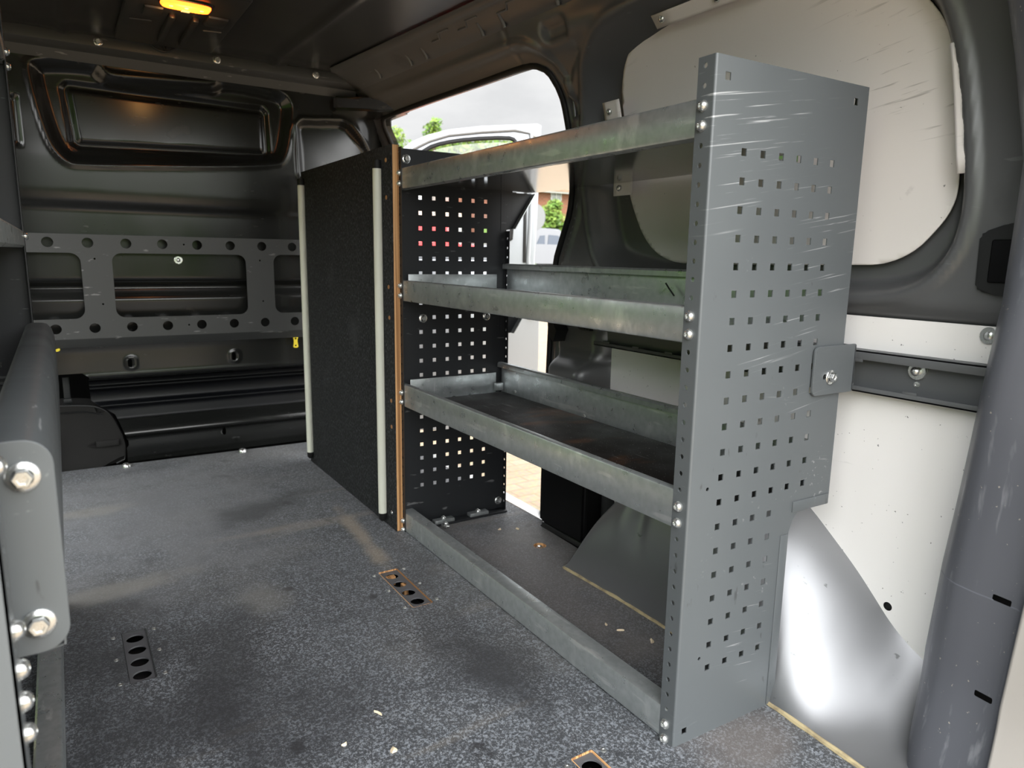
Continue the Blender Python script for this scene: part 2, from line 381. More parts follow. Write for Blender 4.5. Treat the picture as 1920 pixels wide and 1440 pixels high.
def hfield(name, us, vs, pos, sd=None):
    """surface pos(U,V)->(X,Y,Z) on a grid, cut cleanly along sd(U,V)=0 (sd<=0 is removed)"""
    U, V = np.meshgrid(us, vs, indexing='ij'); X, Y, Z = pos(U, V)
    nu, nv = U.shape; verts = np.stack([X, Y, Z], -1).reshape(-1, 3).tolist()
    idx = lambda i, j: i * nv + j
    faces = []
    if sd is None:
        for i in range(nu - 1):
            for j in range(nv - 1): faces.append((idx(i, j), idx(i + 1, j), idx(i + 1, j + 1), idx(i, j + 1)))
    else:
        D = sd(U, V); cache = {}; newuv = []
        def cut(a, b, da, db):
            k = (min(a, b), max(a, b))
            if k not in cache:
                t = da / (da - db); ua, va = U.flat[a], V.flat[a]; ub, vb = U.flat[b], V.flat[b]
                cache[k] = len(verts) + len(newuv); newuv.append((ua + t * (ub - ua), va + t * (vb - va)))
            return cache[k]
        Df = D.ravel()
        for i in range(nu - 1):
            for j in range(nv - 1):
                qd = (idx(i, j), idx(i + 1, j), idx(i + 1, j + 1), idx(i, j + 1)); dd = [Df[a] for a in qd]
                if min(dd) > 0: faces.append(qd); continue
                if max(dd) <= 0: continue
                out = []
                for k in range(4):
                    a, b = qd[k], qd[(k + 1) % 4]; da, db = dd[k], dd[(k + 1) % 4]
                    if da > 0: out.append(a)
                    if (da > 0) != (db > 0): out.append(cut(a, b, da, db))
                if len(out) >= 3: faces.append(tuple(out))
        if newuv:
            nn = np.array(newuv); x, y, z = pos(nn[:, 0], nn[:, 1]); verts += np.stack([x, y, z], -1).tolist()
    me = bpy.data.meshes.new(name); me.from_pydata(verts, [], faces); 
    bm = bmesh.new(); bm.from_mesh(me); bmesh.ops.delete(bm, geom=[v for v in bm.verts if not v.link_faces], context='VERTS')
    bm.to_mesh(me); bm.free()
    me.shade_smooth()
    return me

# fasteners -------------------------------------------------------
def zrot(n):
    return Vector(n).to_track_quat('Z', 'Y').to_euler()
BOLT = {}
def bolt(kind, parent, loc, normal, name='bolt'):
    if kind not in BOLT:
        b = MB()
        if kind == 'dome':      # button head on a small washer
            b.lathe([(.0078, -.001), (.0078, .0012), (.0072, .0015), (.0070, .003), (.0060, .0052), (.0042, .0066), (.0028, .0070), (.0024, .0048), (0, .0048)], 20)
        elif kind == 'hex':     # flanged hexagon bolt
            b.lathe([(.0115, -.001), (.0115, .0015), (.0105, .0025), (.0072, .0032)], 24)
            b.lathe([(.0070, .0028), (.0070, .0080), (.0062, .0090), (.0040, .0090), (.0036, .0078), (0, .0078)], 6)
        elif kind == 'pan':     # cross-head screw on broad washer
            b.lathe([(.0125, -.001), (.0125, .0012), (.0118, .0018), (.0066, .0018), (.0062, .0040), (.0040, .0054), (0, .0057)], 24)
        elif kind == 'small':   # small flat screw
            b.lathe([(.0048, -.0005), (.0045, .0010), (.0022, .0014), (.0016, .0008), (0, .0008)], 14)
        elif kind == 'cap':     # plain round cap
            b.lathe([(.0150, -.001), (.0146, .006), (.011, .0115), (.005, .0140), (0, .0144)], 20)
        BOLT[kind] = b.mesh('bolt_' + kind, True, 35)
    o = link(name, BOLT[kind], M['zinc'] if kind != 'small' else M['zinc'], parent, loc)
    o.rotation_euler = zrot(normal)
    return o

# ------------------------------------------------------------------ van shell: side walls
DOOR = [(1.90, -.06), (1.90, 1.14), (1.885, 1.19), (1.84, 1.216), (1.76, 1.216), (1.479, 1.214), (1.146, 1.209), (.95, 1.207), (.885, 1.203), (.848, 1.185), (.836, 1.14),
        (.840, 1.06), (.836, .977), (.828, .91), (.838, .844), (.868, .784), (.898, .721), (.907, .62), (.914, .561), (.925, .254), (.930, .126), (.930, -.06)]
DOOR = [DOOR[0]] + [p for a, b, c in zip(DOOR, DOOR[1:], DOOR[2:]) for p in ((.8 * b[0] + .2 * a[0], .8 * b[1] + .2 * a[1]), (.8 * b[0] + .2 * c[0], .8 * b[1] + .2 * c[1]))] + [DOOR[-1]]
RING = chaikin([(.767, .97), (.766, 1.059), (.718, 1.157), (.675, 1.189), (.582, 1.223), (.459, 1.231), (.34, 1.231), (.13, 1.225), (-.0, 1.20), (-.069, 1.135), (-.097, 1.041), (-.115, .946),
                (-.13, .849), (-.13, .79), (-.118, .743), (-.08, .695), (.005, .671), (.2, .669), (.393, .667), (.558, .671), (.652, .686), (.712, .721), (.745, .807), (.764, .903)], 2)
ZS = [-.1, .6, 1.0, 1.08, 1.16, 1.23, 1.28, 1.31, 1.335]
XS = [.405, .405, .400, .388, .352, .295, .22, .165, .12]
_zf = np.linspace(-.1, 1.335, 300); _xf = np.interp(_zf, ZS, XS)
_k = np.ones(25) / 25; _xp = np.pad(_xf, 12, mode='reflect', reflect_type='odd'); _xf = np.convolve(_xp, _k, mode='valid')
def wall_base(y, z):
    x = np.interp(z, _zf, _xf)
    return x + np.clip((1.75 - y) * .10, 0, .15) * sst(1.22, 1.335, z)
def wall_x(y, z):
    x = wall_base(y, z)
    d = sd_poly(y, z, RING)
    x = x + .050 * sst(.004, -.030 - .034 * sst(.25, .60, y), d) - .009 * np.exp(-((d - .006) / .009) ** 2)
    # lower rear section sits back behind the lining boards
    rear = sst(.70, .655, y) * sst(.650, .643, z); x = x + .022 * rear
    x = x + .010 * sst(.672, .650, z) * sst(.72, .66, y) * sst(.640, .645, z)
    # pressed pockets between door and window
    x = x + .016 * sst(.0, -.016, sd_rr(y, z, .748, 1.247, .050, .024, .02))
    x = x + .014 * sst(.0, -.014, sd_rr(y, z, .795, 1.095, .030, .030, .016))
    x = x + .008 * sst(.0, -.012, sd_poly(y, z, [(.69, 1.225), (.70, 1.19), (.75, 1.165), (.768, 1.148), (.815, 1.148), (.826, 1.20), (.80, 1.225)]))
    # raised crease line around the door opening
    dd = sd_poly(y, z, DOOR)
    x = x - .010 * np.exp(-((dd - .046) / .007) ** 2) + .012 * sst(.050, .030, dd)
    # moulded lower pillar beside the door
    x = x - .070 * sst(.0, -.06, sd_rr(y, z, .755, .375, .110, .125, .05))
    x = x - .018 * sst(.0, -.02, sd_rr(y, z, .755, .56, .100, .09, .03)) * sst(.60, .53, z)
    # header seam
    x = x + .004 * np.exp(-((y - .93) / .004) ** 2) * sst(1.20, 1.22, z) * sst(1.30, 1.29, z)
    return x
us = np.unique(np.concatenate([np.arange(-.34, .95, .0075), np.arange(.95, 2.02, .012), [2.02]]))
vs = np.arange(-.05, 1.3351, .0072)
wme = hfield('wall_right', us, vs, lambda U, V: (wall_x(U, V), U, V), lambda U, V: sd_poly(U, V, DOOR))
wall_right = tag(link('wall_right', wme, M['body_paint']), kind='structure')
wall_right.modifiers.new('sheet', 'SOLIDIFY').thickness = .004
us2 = np.arange(-.34, 2.03, .02); vs2 = np.arange(-.05, 1.336, .02)
CX = -.375
lme = hfield('wall_left', us2, vs2, lambda U, V: (2 * CX - wall_x(U, V), U, V), lambda U, V: sd_poly(U, V, DOOR))
wall_left = tag(link('wall_left', lme, M['body_paint']), kind='structure')
wall_left.modifiers.new('sheet', 'SOLIDIFY').thickness = .004
# rubber seal round the door opening
seal = [(wall_base(np.array(p[0]), np.array(p[1])), p[0], p[1]) for p in DOOR[1:]]
sm = MB()
path = []
for a, b in zip(DOOR[1:], DOOR[2:]):
    for k in range(4):
        t = k / 4; path.append((a[0] + t * (b[0] - a[0]), a[1] + t * (b[1] - a[1])))
path.append(DOOR[-1])
sm.tube([(float(wall_base(np.array(p[0]), np.array(p[1]))) + .006, p[0], p[1]) for p in path], .0085, 10)
sm.build('door_seal', M['rubber'], wall_right)
cm_ = MB(); cpts = []
for (y, z) in [(1.88, 1.236), (1.70, 1.250), (1.40, 1.252), (1.10, 1.249), (.955, 1.246), (.940, 1.254), (.925, 1.262), (.895, 1.258), (.865, 1.246), (.830, 1.222), (.806, 1.180), (.798, 1.12), (.796, 1.05), (.790, .97), (.782, .90)]:
    cpts.append((float(wall_x(np.array(y), np.array(z))) + .001, y, z))
cm_.tube(cpts, .0036, 8); cm_.build('crease_line', M['body_paint'], wall_right)
# return flange behind the seal (door jamb)
jm = MB()
for a, b in zip(path, path[1:]):
    xa = float(wall_base(np.array(a[0]), np.array(a[1]))); xb = float(wall_base(np.array(b[0]), np.array(b[1])))
    v = [jm.bm.verts.new(c) for c in ((xa + .010, a[0], a[1]), (xb + .010, b[0], b[1]), (xb + .035, b[0], b[1]), (xa + .035, a[0], a[1]))]
    jm.bm.faces.new(v)
bmesh.ops.remove_doubles(jm.bm, verts=jm.bm.verts, dist=1e-5)
jm.build('door_jamb', M['e_coat'], wall_right)
# small dark release plug and vent on the moulded pillar
pm = MB(); pm.prism([(.800, .545), (.842, .60), (.835, .53), (.812, .515)], 0, .345, .385); pm.build('pillar_plug', M['black_plastic'], wall_right)
pm = MB()
for k in range(5): pm.box((.366, .705 + k * .007, .556), (.384, .709 + k * .007, .580))
pm.box((.374, .700, .552), (.386, .740, .584)); pm.build('pillar_vent', M['black_plastic'], wall_right)
# black plastic shroud at the foot of the pillar
sh = MB(); sh.prism([(.336, .648), (.333, .835), (.345, .850), (.40, .850), (.40, .648)], 2, .012, .245); 
bmesh.ops.bevel(sh.bm, geom=list(sh.bm.edges), offset=.010, segments=3, affect='EDGES')
sh.build('pillar_shroud', M['black_glossy'], wall_right)
sh = MB(); sh.box((.338, .655, -.002), (.40, .835, .016), .004); sh.build('pillar_foot', M['e_coat'], wall_right)

# wheel arch
AY = [-.40, -.20, -.15, -.12, -.09, -.06, -.018, .03, .074, .15, .25, .35, .40, .466, .51, .536, .563, .580, .590, .60]
AH = [.118, .124, .130, .134, .146, .172, .209, .247, .282, .322, .340, .322, .286, .222, .170, .128, .072, .030, .004, -.004]
_yf = np.linspace(-.42, .62, 500); _hf = np.interp(_yf, AY, AH); _hf = np.convolve(np.pad(_hf, 8, mode='edge'), np.ones(17) / 17, mode='valid')
def arch_pos(U, Tt):
    h = np.interp(U, _yf, _hf)
    xi = np.interp(U, [-.40, -.17, -.01, .12, .24, .40, .6], [.200, .204, .216, .234, .243, .243, .234])
    p = np.interp(U, [-.40, -.2, -.13, -.03, .06, .15, .25, .45, .6], [.55, .58, .85, 1.40, 1.8, 2.6, 3.6, 4.2, 4.2])
    # superellipse between floor edge and wall, parametrised by angle
    a = Tt * (math.pi / 2)
    cx = 1 - np.sign(np.cos(a)) * np.abs(np.cos(a)) ** (2 / p); cz = np.abs(np.sin(a)) ** (2 / p)
    xo = .432
    x = xi + (xo - xi) * cx; z = h * cz
    # concave blend where the flare meets the floor behind the wheel, shallow stiffening dents on the inner face
    z = z - .020 * sst(.05, -.12, U) * np.sin(np.pi * np.clip(Tt, 0, 1)) ** 2
    x = x + .010 * np.exp(-((U - .36) / .020) ** 2) * sst(.02, .3, Tt) * sst(.6, .4, Tt) - .004 * np.exp(-((U - .41) / .02) ** 2) * sst(.02, .3, Tt) * sst(.6, .4, Tt)
    return x, U, z
arch = link('wheel_arch', hfield('wheel_arch', np.arange(-.36, .601, .008), np.linspace(0, 1, 48), arch_pos), M['arch_paint'], wall_right)
# yellowed sealant bead along floor and arch
sb = MB(); ys = np.arange(-.34, .592, .015)
pts = []
for y in ys:
    x, _, _ = arch_pos(np.array(y), np.array(0.)); pts.append((float(x) + .001, float(y), .001 + .0015 * mnoise((y * 40, 0, 0))))
pts += [(.26, .598, .002), (.30, .60, .002)]
sb.tube(pts, [.0048 + .0016 * mnoise((p[1] * 25, 3, 1)) for p in pts], 8); sb.build('sealant_bead', M['sealant'], wall_right)

# rear corner pillar
def pil_edge(z): return np.interp(z, [-.08, -.02, .16, .30, .52, .68, .865, 1.06, 1.34], [-.190, -.188, -.184, -.192, -.212, -.226, -.226, -.188, -.15])
PROF = np.array([(.445, .010), (.42, .012), (.385, .012), (.352, .008), (.328, -.002), (.308, -.018), (.297, -.036), (.292, -.060), (.290, -.090), (.288, -.118), (.283, -.124), (.270, -.128), (.266, -.131)])
PSL = np.concatenate([[0], np.cumsum(np.hypot(np.diff(PROF[:, 0]), np.diff(PROF[:, 1])))])
def pil_u(dy): return float(np.interp(-dy, -PROF[2:, 1], PSL[2:]))
def pil_pos(U, V):
    x = np.interp(U, PSL, PROF[:, 0]); dy = np.interp(U, PSL, PROF[:, 1])
    lean = wall_base(np.full_like(V, -.2), V) - .405
    y = pil_edge(V) + dy
    # fold that swells out at the waist
    x = x - .014 * np.exp(-((V - .62) / .16) ** 2) * np.exp(-((U - .15) / .045) ** 2)
    x = x - .034 * sst(.17, -.03, V) * sst(.05, .16, U)
    return x + lean * .9, y, V
SLOTS = [(pil_u(-.098), .294), (pil_u(-.101), .1505)]
def pil_sd(U, V):
    d = np.full(U.shape, 1.)
    for (a, b) in SLOTS: d = np.minimum(d, sd_rr(U, V + (U - a) * .02, a, b, .0115, .0042, .001))
    return d
pus = np.unique(np.concatenate([np.arange(0, PSL[-1], .008), [PSL[-1]], np.arange(SLOTS[0][0] - .018, SLOTS[0][0] + .018, .0022)]))
pvs = np.unique(np.concatenate([np.arange(-.06, 1.34, .014), np.arange(.138, .162, .0016), np.arange(.282, .306, .0016)]))
pil = link('corner_pillar', hfield('corner_pillar', pus, pvs, pil_pos, pil_sd), M['pillar_paint'], wall_right)
pil['label'] = 'scuffed grey rear corner pillar with two slots'
dk = MB(); dk.box((.318, -.335, .10), (.322, -.225, .34)); dk.build('added_slot_shade', M['dark_gap'], wall_right)  # dark sheet added behind the slots so they read black
lipm = hfield('pillar_lip', np.linspace(0, 1, 8), np.arange(-.05, 1.2, .03), lambda U, V: (.266 - .012 * U ** 2 + wall_base(np.full_like(V, -.2), V) - .405 - .034 * sst(.17, -.03, V), pil_edge(V) - .130 - .012 * U - .075 * U * U, V))
lp_ = link('pillar_lip', lipm, mat('pale_painted_pillar_lip', (.36, .34, .32), .45, .0), wall_right); lp_.modifiers.new('sheet', 'SOLIDIFY').thickness = .002

# ------------------------------------------------------------------ bulkhead
BZ = [0, .035, .055, .093, .100, .125, .150, .235, .245, .30, .322, .333, .345, .42, .53, .585, .598, .622, .636, .84, .852, .872, .90, 1.00, 1.27, 1.285, 1.30, 1.345]
BY = [2.06, 2.05, 2.045, 2.045, 2.02, 2.03, 2.075, 2.085, 2.085, 2.06, 1.90, 1.868, 1.872, 1.872, 1.862, 1.856, 1.872, 1.885, 1.850, 1.848, 1.848, 1.836, 1.832, 1.830, 1.830, 1.815, 1.812, 1.812]
_bz = np.linspace(0, 1.345, 700); _by = np.interp(_bz, BZ, BY); _by = np.convolve(np.pad(_by, 4, mode='edge'), np.ones(9) / 9, mode='valid')
OUTR = chaikin([(-.755, 1.235), (-.735, 1.258), (-.58, 1.272), (-.565, 1.240), (-.52, 1.236), (-.30, 1.250), (-.262, 1.252), (-.243, 1.272), (-.05, 1.262), (-.018, 1.225), (-.020, 1.18),
                (-.046, 1.045), (-.085, 1.018), (-.64, .978), (-.685, .985), (-.722, 1.045)], 2)
INR = [(-.682, 1.195), (-.665, 1.215), (-.11, 1.208), (-.092, 1.19), (-.088, 1.058), (-.104, 1.040), (-.645, 1.020), (-.668, 1.036)]
POCK = [(-.008, 1.158), (.008, 1.176), (.150, 1.190), (.185, 1.178), (.262, 1.10), (.27, 1.02), (.27, .95), (.015, .95), (-.002, 1.0)]
HOLE = [(-.80, -.1), (-.575, -.1), (-.575, .10), (-.60, .17), (-.668, .225), (-.672, .338), (-.690, .352), (-.80, .352)]
def bulk_pos(U, V):
    y = np.interp(V, _bz, _by)
    d1 = sd_poly(U, V, OUTR); d2 = sd_poly(U, V, INR); d3 = sd_poly(U, V, POCK)
    y = y + .030 * sst(.002, -.034, d1) - .004 * np.exp(-((d1 - .004) / .006) ** 2)
    y = y + .012 * sst(.0, -.010, d2) - .010 * sst(-.018, -.030, d2)
    y = y + .030 * sst(.0, -.020, d3) - .008 * np.exp(-((d3 - .003) / .006) ** 2)
    y = y + .02 * sst(-.02, -.05, sd_rr(U, V, .06, 1.06, .09, .10, .04)) * 0
    y = y + .014 * sst(.0, -.012, sd_rr(U, V, -.792, 1.085, .011, .072, .011))
    y = y - .016 * np.exp(-((V - .268) / .007) ** 2) - .014 * np.exp(-((V - .205) / .008) ** 2)
    # corner sweeps back to the door pillar on the right
    y = y + .16 * sst(.19, .40, U) ** 1.2
    for (cx, cz) in ((-.552, .376), (-.237, .378)): 
        y = y - .004 * np.exp(-(sd_rr(U, V, cx, cz, .012, .018, .012) / .004) ** 2)
    return U, y, V
SLB = [(-.556, .376), (-.240, .378), (-.575, .072), (-.255, .076)]
def bulk_sd(U, V):
    d = sd_poly(U, V, HOLE)
    for k, (a, b) in enumerate(SLB): d = np.minimum(d, sd_rr(U, V, a, b, .0065, .014, .0065))
    return d
bxs = np.unique(np.concatenate([np.arange(-1.17, -.84, .02), np.arange(-.84, .30, .0065), np.arange(.30, .42, .015)]))
bzs = np.unique(np.concatenate([np.arange(0, .14, .005), np.arange(.14, .46, .0045), np.arange(.46, 1.3451, .0065)]))
bme = hfield('wall_front', bxs, bzs, bulk_pos, bulk_sd); bme.materials.append(M['e_coat']); bme.materials.append(M['recess_dark'])
for p in bme.polygons:
    if .155 < p.center.z < .312: p.material_index = 1
wall_front = tag(link('wall_front', bme), kind='structure')
# header beam across the top of the bulkhead, its bolts, and the corner gusset
hb = MB(); hb.strip([(1.780, 1.340), (1.772, 1.318), (1.775, 1.300), (1.790, 1.290), (1.815, 1.288), (1.825, 1.262)], 0, -1.12, .20, .004)
# profile given in (y,z)
beam = hb.build('header_beam', M['frame_grey'], wall_front)
for x in (-.578, -.262, .045, -.86): bolt('hex', wall_front, (x, 1.771, 1.312), (0, -1, 0.1))
g = MB(); g.prism([(.115, 1.80), (.33, 1.70), (.36, 1.72), (.36, 1.88), (.30, 1.90), (.125, 1.86)], 2, 1.216, 1.262)
bmesh.ops.bevel(g.bm, geom=list(g.bm.edges), offset=.008, segments=2, affect='EDGES'); g.build('corner_gusset', M['e_coat'], wall_front)
bolt('hex', wall_front, (.275, 1.895, 1.165), (-.3, -1, 0)); bolt('pan', wall_front, (-.398, 1.846, .703), (0, -1, 0))

# ------------------------------------------------------------------ roof
roof = MB(); nx, ny = 61, 60
def roof_z(x, y):
    z = 1.338 - .010 * np.exp(-((x + .085 - .03 * (1.6 - y)) / .014) ** 2) - .010 * np.exp(-((x + .665 + .03 * (1.6 - y)) / .014) ** 2)
    z -= .010 * sst(1.72, 1.76, y) + .012 * sst(.52, .56, y) * sst(.70, .66, y)
    return z
rme = hfield('ceiling', np.linspace(-1.02, .30, 110), np.linspace(-.36, 1.86, 120), lambda U, V: (U, V, roof_z(U, V)))
ceiling = tag(link('ceiling', rme, M['roof_paint']), kind='structure')
tp = MB(); tp.box((-1.25, -.36, 1.36), (.50, 2.16, 1.375)); tp.build('roof_skin', M['dark_gap'], ceiling)
# lamp bow: raised cross plate around the lamp
bp = MB(); bp.box((-.54, 1.20, 1.318), (-.28, 1.74, 1.334), .008)
bp.box((-.50, 1.36, 1.310), (-.455, 1.44, 1.322), .006); bp.box((-.355, 1.36, 1.310), (-.305, 1.44, 1.322), .006)
bp.tube([(-.52, 1.50, 1.317), (-.47, 1.49, 1.317)], .0035, 8); bp.tube([(-.345, 1.50, 1.317), (-.30, 1.49, 1.317)], .0035, 8)
bp.box((-.44, 1.40, 1.306), (-.425, 1.66, 1.322), .004); bp.box((-.385, 1.40, 1.306), (-.37, 1.66, 1.322), .004)
bp.build('lamp_bow', M['roof_paint'], ceiling)
# roof side rail with folded tabs above the sliding door
def rail_pt(y, d, z): return (float(wall_base(np.array(y), np.array(z))) - d, y, z)
rl = MB()
sec = [(.040, 1.3335), (.024, 1.326), (.022, 1.321), (.018, 1.304), (.016, 1.298), (.003, 1.286), (-.004, 1.283)]
ysr = np.arange(-.30, 1.801, .05); rows = []
for y in ysr: rows.append([rl.bm.verts.new(rail_pt(float(y), d, z)) for d, z in sec])
for a, b in zip(rows, rows[1:]):
    for k in range(len(sec) - 1): rl.bm.faces.new((a[k], a[k + 1], b[k + 1], b[k]))
trail = tag(rl.build('trim_1', M['body_paint'], None, True, 25), kind='structure'); trail.modifiers.new('sheet', 'SOLIDIFY').thickness = .002
for y in (1.56, 1.36, 1.27, .99, .90, .70):
    tb = MB(); p = rail_pt(y, .018, 1.302); tb.tube([(p[0] - .008, y, p[2] + .008), (p[0] + .010, y + .004, p[2] - .010), (p[0] + .014, y + .004, p[2] - .020)], .0055, 10)
    tb.build('rail_tab', M['body_paint'], trail)
for k, y in enumerate((1.15, 1.02, .85)):
    tb = MB(); tb.tube([rail_pt(y + dy, .024, z) for dy, z in ((-.05, 1.318), (0, 1.318), (.012, 1.308), (.05, 1.308))], .003, 8); tb.build('rail_bead', M['body_paint'], trail)

# ------------------------------------------------------------------ floor
PLATES = [(-.156, .598, -.108, .793), (-.683, .601, -.640, .794), (-.148, -.132, -.107, .063)]
fo = [(-1.02, -.36), (.200, -.36), (.205, -.17), (.217, -.01), (.236, .12), (.245, .24), (.245, .45), (.240, .592), (.30, .605), (.334, .650), (.340, .842), (.366, .86), (.366, 1.95), (.30, 2.02), (-1.02, 2.045)]
anchor_xy = (.261, .730)
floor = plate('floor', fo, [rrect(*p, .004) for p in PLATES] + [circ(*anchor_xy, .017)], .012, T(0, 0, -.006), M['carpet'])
tag(floor, kind='structure')
sf = MB(); sf.box((-1.28, -.36, -.05), (.42, 2.15, -.034)); sf.build('floor_pan', M['dark_gap'], floor)
sill = MB(); sill.box((.366, .86, -.012), (.405, 1.95, .002), .002); sill.box((.405, .86, -.05), (.425, 1.95, -.012), .002)
tag(sill.build('trim_2', M['alu']), kind='structure')
# orange ply core showing at the cut-outs
for k, (x0, y0, x1, y1) in enumerate(PLATES):
    lab = ['four hole floor plate beside the shelving base rail, bare ply edge showing', 'four hole floor plate set in the board on the open left side of the aisle',
           'floor plate nearest the bottom edge, partly cut off below the grey end panel'][k]
    t = empty('floor_plate', ((x0 + x1) / 2, (y0 + y1) / 2, 0), lab, 'floor plate', 'recessed floor plates')
    w, h = (x1 - x0) / 2, (y1 - y0) / 2
    hs = [circ(0, h - .0265 - .0463 * i, .0152, 28) for i in range(4)]
    plate('plate', rect(-w, -h, w, h), hs, .003, T(0, 0, -.0050), M['plate_grey'], t)
    plate('cutout_rim', rrect(-w + .0004, -h + .0004, w - .0004, h - .0004, .004), [rrect(-w + .0016, -h + .0016, w - .0016, h - .0016, .003)], .0040, T(0, 0, -.0022), M['ply'] if k != 1 else M['frame_grey'], t)
    cu = MB(); cu.box((-w, -h, -.034), (w, h, -.031)); cu.build('recess_floor', M['rack_dark'], t)
    if k == 0:
        for bb in (((-w + .004, h - .020, -.031), (w - .012, h - .008, -.010)), ((w - .016, h - .078, -.031), (w - .006, h - .058, -.010))):
            cu = MB(); cu.box(*bb); cu.build('exposed_ply', M['ply'], t)
    for sx in (-1, 1):
        for i in range(3): bolt('small', t, (sx * (w + .0135), h - .012 - .0865 * i, 0), (0, 0, 1), 'screw')
t = empty('floor_anchor', (*anchor_xy, 0), 'round recessed anchor bolt in the floor under the shelving, brown rim', 'anchor')
rg = MB(); rg.lathe([(.0168, -.012), (.0168, .0004), (.0150, .0004), (.0150, -.012)], 28); rg.build('rim', M['ply'], t)
rg = MB(); rg.lathe([(.0148, -.012), (.0148, -.006), (.006, -.005), (.006, -.001), (.003, .0), (0, .0)], 24); rg.build('bolt', M['zinc'], t)
for k, (x, y, lab) in enumerate([(-.583, 2.000, 'white domed nut at the front floor edge beside the black bag'), (-.203, 2.000, 'white domed nut at the front floor edge in the middle of the bulkhead foot')]):
    o = bolt('cap', None, (x, y, 0), (0, 0, 1), 'dome_nut'); tag(o, lab, 'nut', 'domed nuts on the floor')
# debris
random.seed(4)
def chip(x, y, l, w, a, lab):
    c = MB(); n = 7; top = []; bot = []
    for i in range(n):
        t = i / (n - 1) * 2 - 1; hw = w * (1 - abs(t) ** 2.2) ** .5 * (1 + .25 * random.uniform(-1, 1)) + .0006
        bend = .25 * l * t * t
        top.append([(t * l, hw + bend), (t * l, -hw + bend)])
    rows = []
    for p in top:
        rows.append([c.bm.verts.new((p[0][0], p[0][1], .0005)), c.bm.verts.new((p[0][0], (p[0][1] + p[1][1]) / 2, .0032)), c.bm.verts.new((p[1][0], p[1][1], .0005)), c.bm.verts.new((p[0][0], (p[0][1] + p[1][1]) / 2, .0))])
    for A, B in zip(rows, rows[1:]):
        for k in range(4): c.bm.faces.new((A[k], A[(k + 1) % 4], B[(k + 1) % 4], B[k]))
    c.bm.faces.new(rows[0]); c.bm.faces.new(rows[-1][::-1])
    o = c.build('wood_chip', M['wood_chip']); o.location = (x, y, 0); o.rotation_euler = (0, 0, a)
    tag(o, lab, 'wood chip', 'loose wood chips on the floor')
chip(-.349, .309, .0085, .0022, 2.0, 'slim curved wood chip in the open middle of the dark floor')
chip(-.363, .215, .0065, .0050, 1.1, 'stubby pale wood chip lowest in the middle of the floor')
chip(-.422, .265, .0045, .0028, .3, 'small pale wood chip left of the stubby chip on the floor')
chip(.228, .874, .0055, .0035, .5, 'wood crumb under the shelving farther from the black shroud')
chip(.273, .852, .0060, .0045, 1.6, 'wood crumb under the shelving nearer the black shroud')
chip(.160, .303, .0075, .0025, 2.6, 'wood chip on the floor before the wheel arch, nearer one')
chip(.150, .334, .0040, .0022, 1.2, 'wood speck on the floor before the wheel arch, smallest')
chip(.186, .239, .0080, .0030, .9, 'wood sliver on the floor close behind the grey end panel')

# ------------------------------------------------------------------ shelving
L_UNIT = 1.015
SKEW = -.0247
def join_meshes(name, parts):
    bm = bmesh.new()
    for me in parts: bm.from_mesh(me); bpy.data.meshes.remove(me)
    bmesh.ops.remove_doubles(bm, verts=bm.verts, dist=1e-5)
    me = bpy.data.meshes.new(name); bm.to_mesh(me); bm.free(); smooth_mesh(me, 35); return me
def end_panel(name, outline, rows6, rows4, material, parent, loc, sx=1, sy=1, extra=(), H=.991, rear=(.325, .340, .991), rot=SKEW):
    """folded sheet panel: perforated face in x,z, front flange of width .031 along y with a row of round holes"""
    hs = []
    for j in range(rows6 + rows4):
        z = .8749 - .038 * j
        for i in range(6 if j < rows6 else 4):
            x = .0627 + .038 * i; hs.append(rect(x - .005, z - .005, x + .005, z + .005))
    hs += list(extra)
    out = [(max(x, .003), z) for x, z in outline]
    a = plate_mesh('a', out, hs, .0018, T(0, .0009, 0) @ XZ)
    b = plate_mesh('b', rect(.003, 0, .031, H), [circ(.0185, .0045 + .025 * k, .0036, 14) for k in range(40) if .0045 + .025 * k < H - .006], .0018, T(.0009, 0, 0) @ YZ)
    f = MB()
    for (r0, r1) in ((.003, .0012),):
        A = []
        for k in range(6):
            t = math.pi / 2 * k / 5
            A.append(((.003 - .003 * math.cos(t), .003 - .003 * math.sin(t)), (.003 - .0012 * math.cos(t), .003 - .0012 * math.sin(t))))
        for (p, q_), (p2, q2) in zip(A, A[1:]):
            for (c, d) in ((p, p2), (q2, q_)):
                f.bm.faces.new([f.bm.verts.new(v) for v in ((*c, 0), (*d, 0), (*d, H), (*c, H))])
    parts = [a, b, f.mesh('f', False)]
    if rear:
        parts.append(plate_mesh('r', rect(.0009, rear[1], .021, rear[2]), [circ(.011, .0045 + .025 * k, .0034, 12) for k in range(40) if rear[1] + .01 < .0045 + .025 * k < rear[2] - .006], .0016, T(rear[0] - .0009, 0, 0) @ YZ))
    me = join_meshes(name, parts)
    me.transform(Matrix.Diagonal((sx, sy, 1, 1)))
    if sx * sy < 0: me.flip_normals()
    o = link(name, me, material, parent, loc); o.rotation_euler = (0, 0, rot); return o

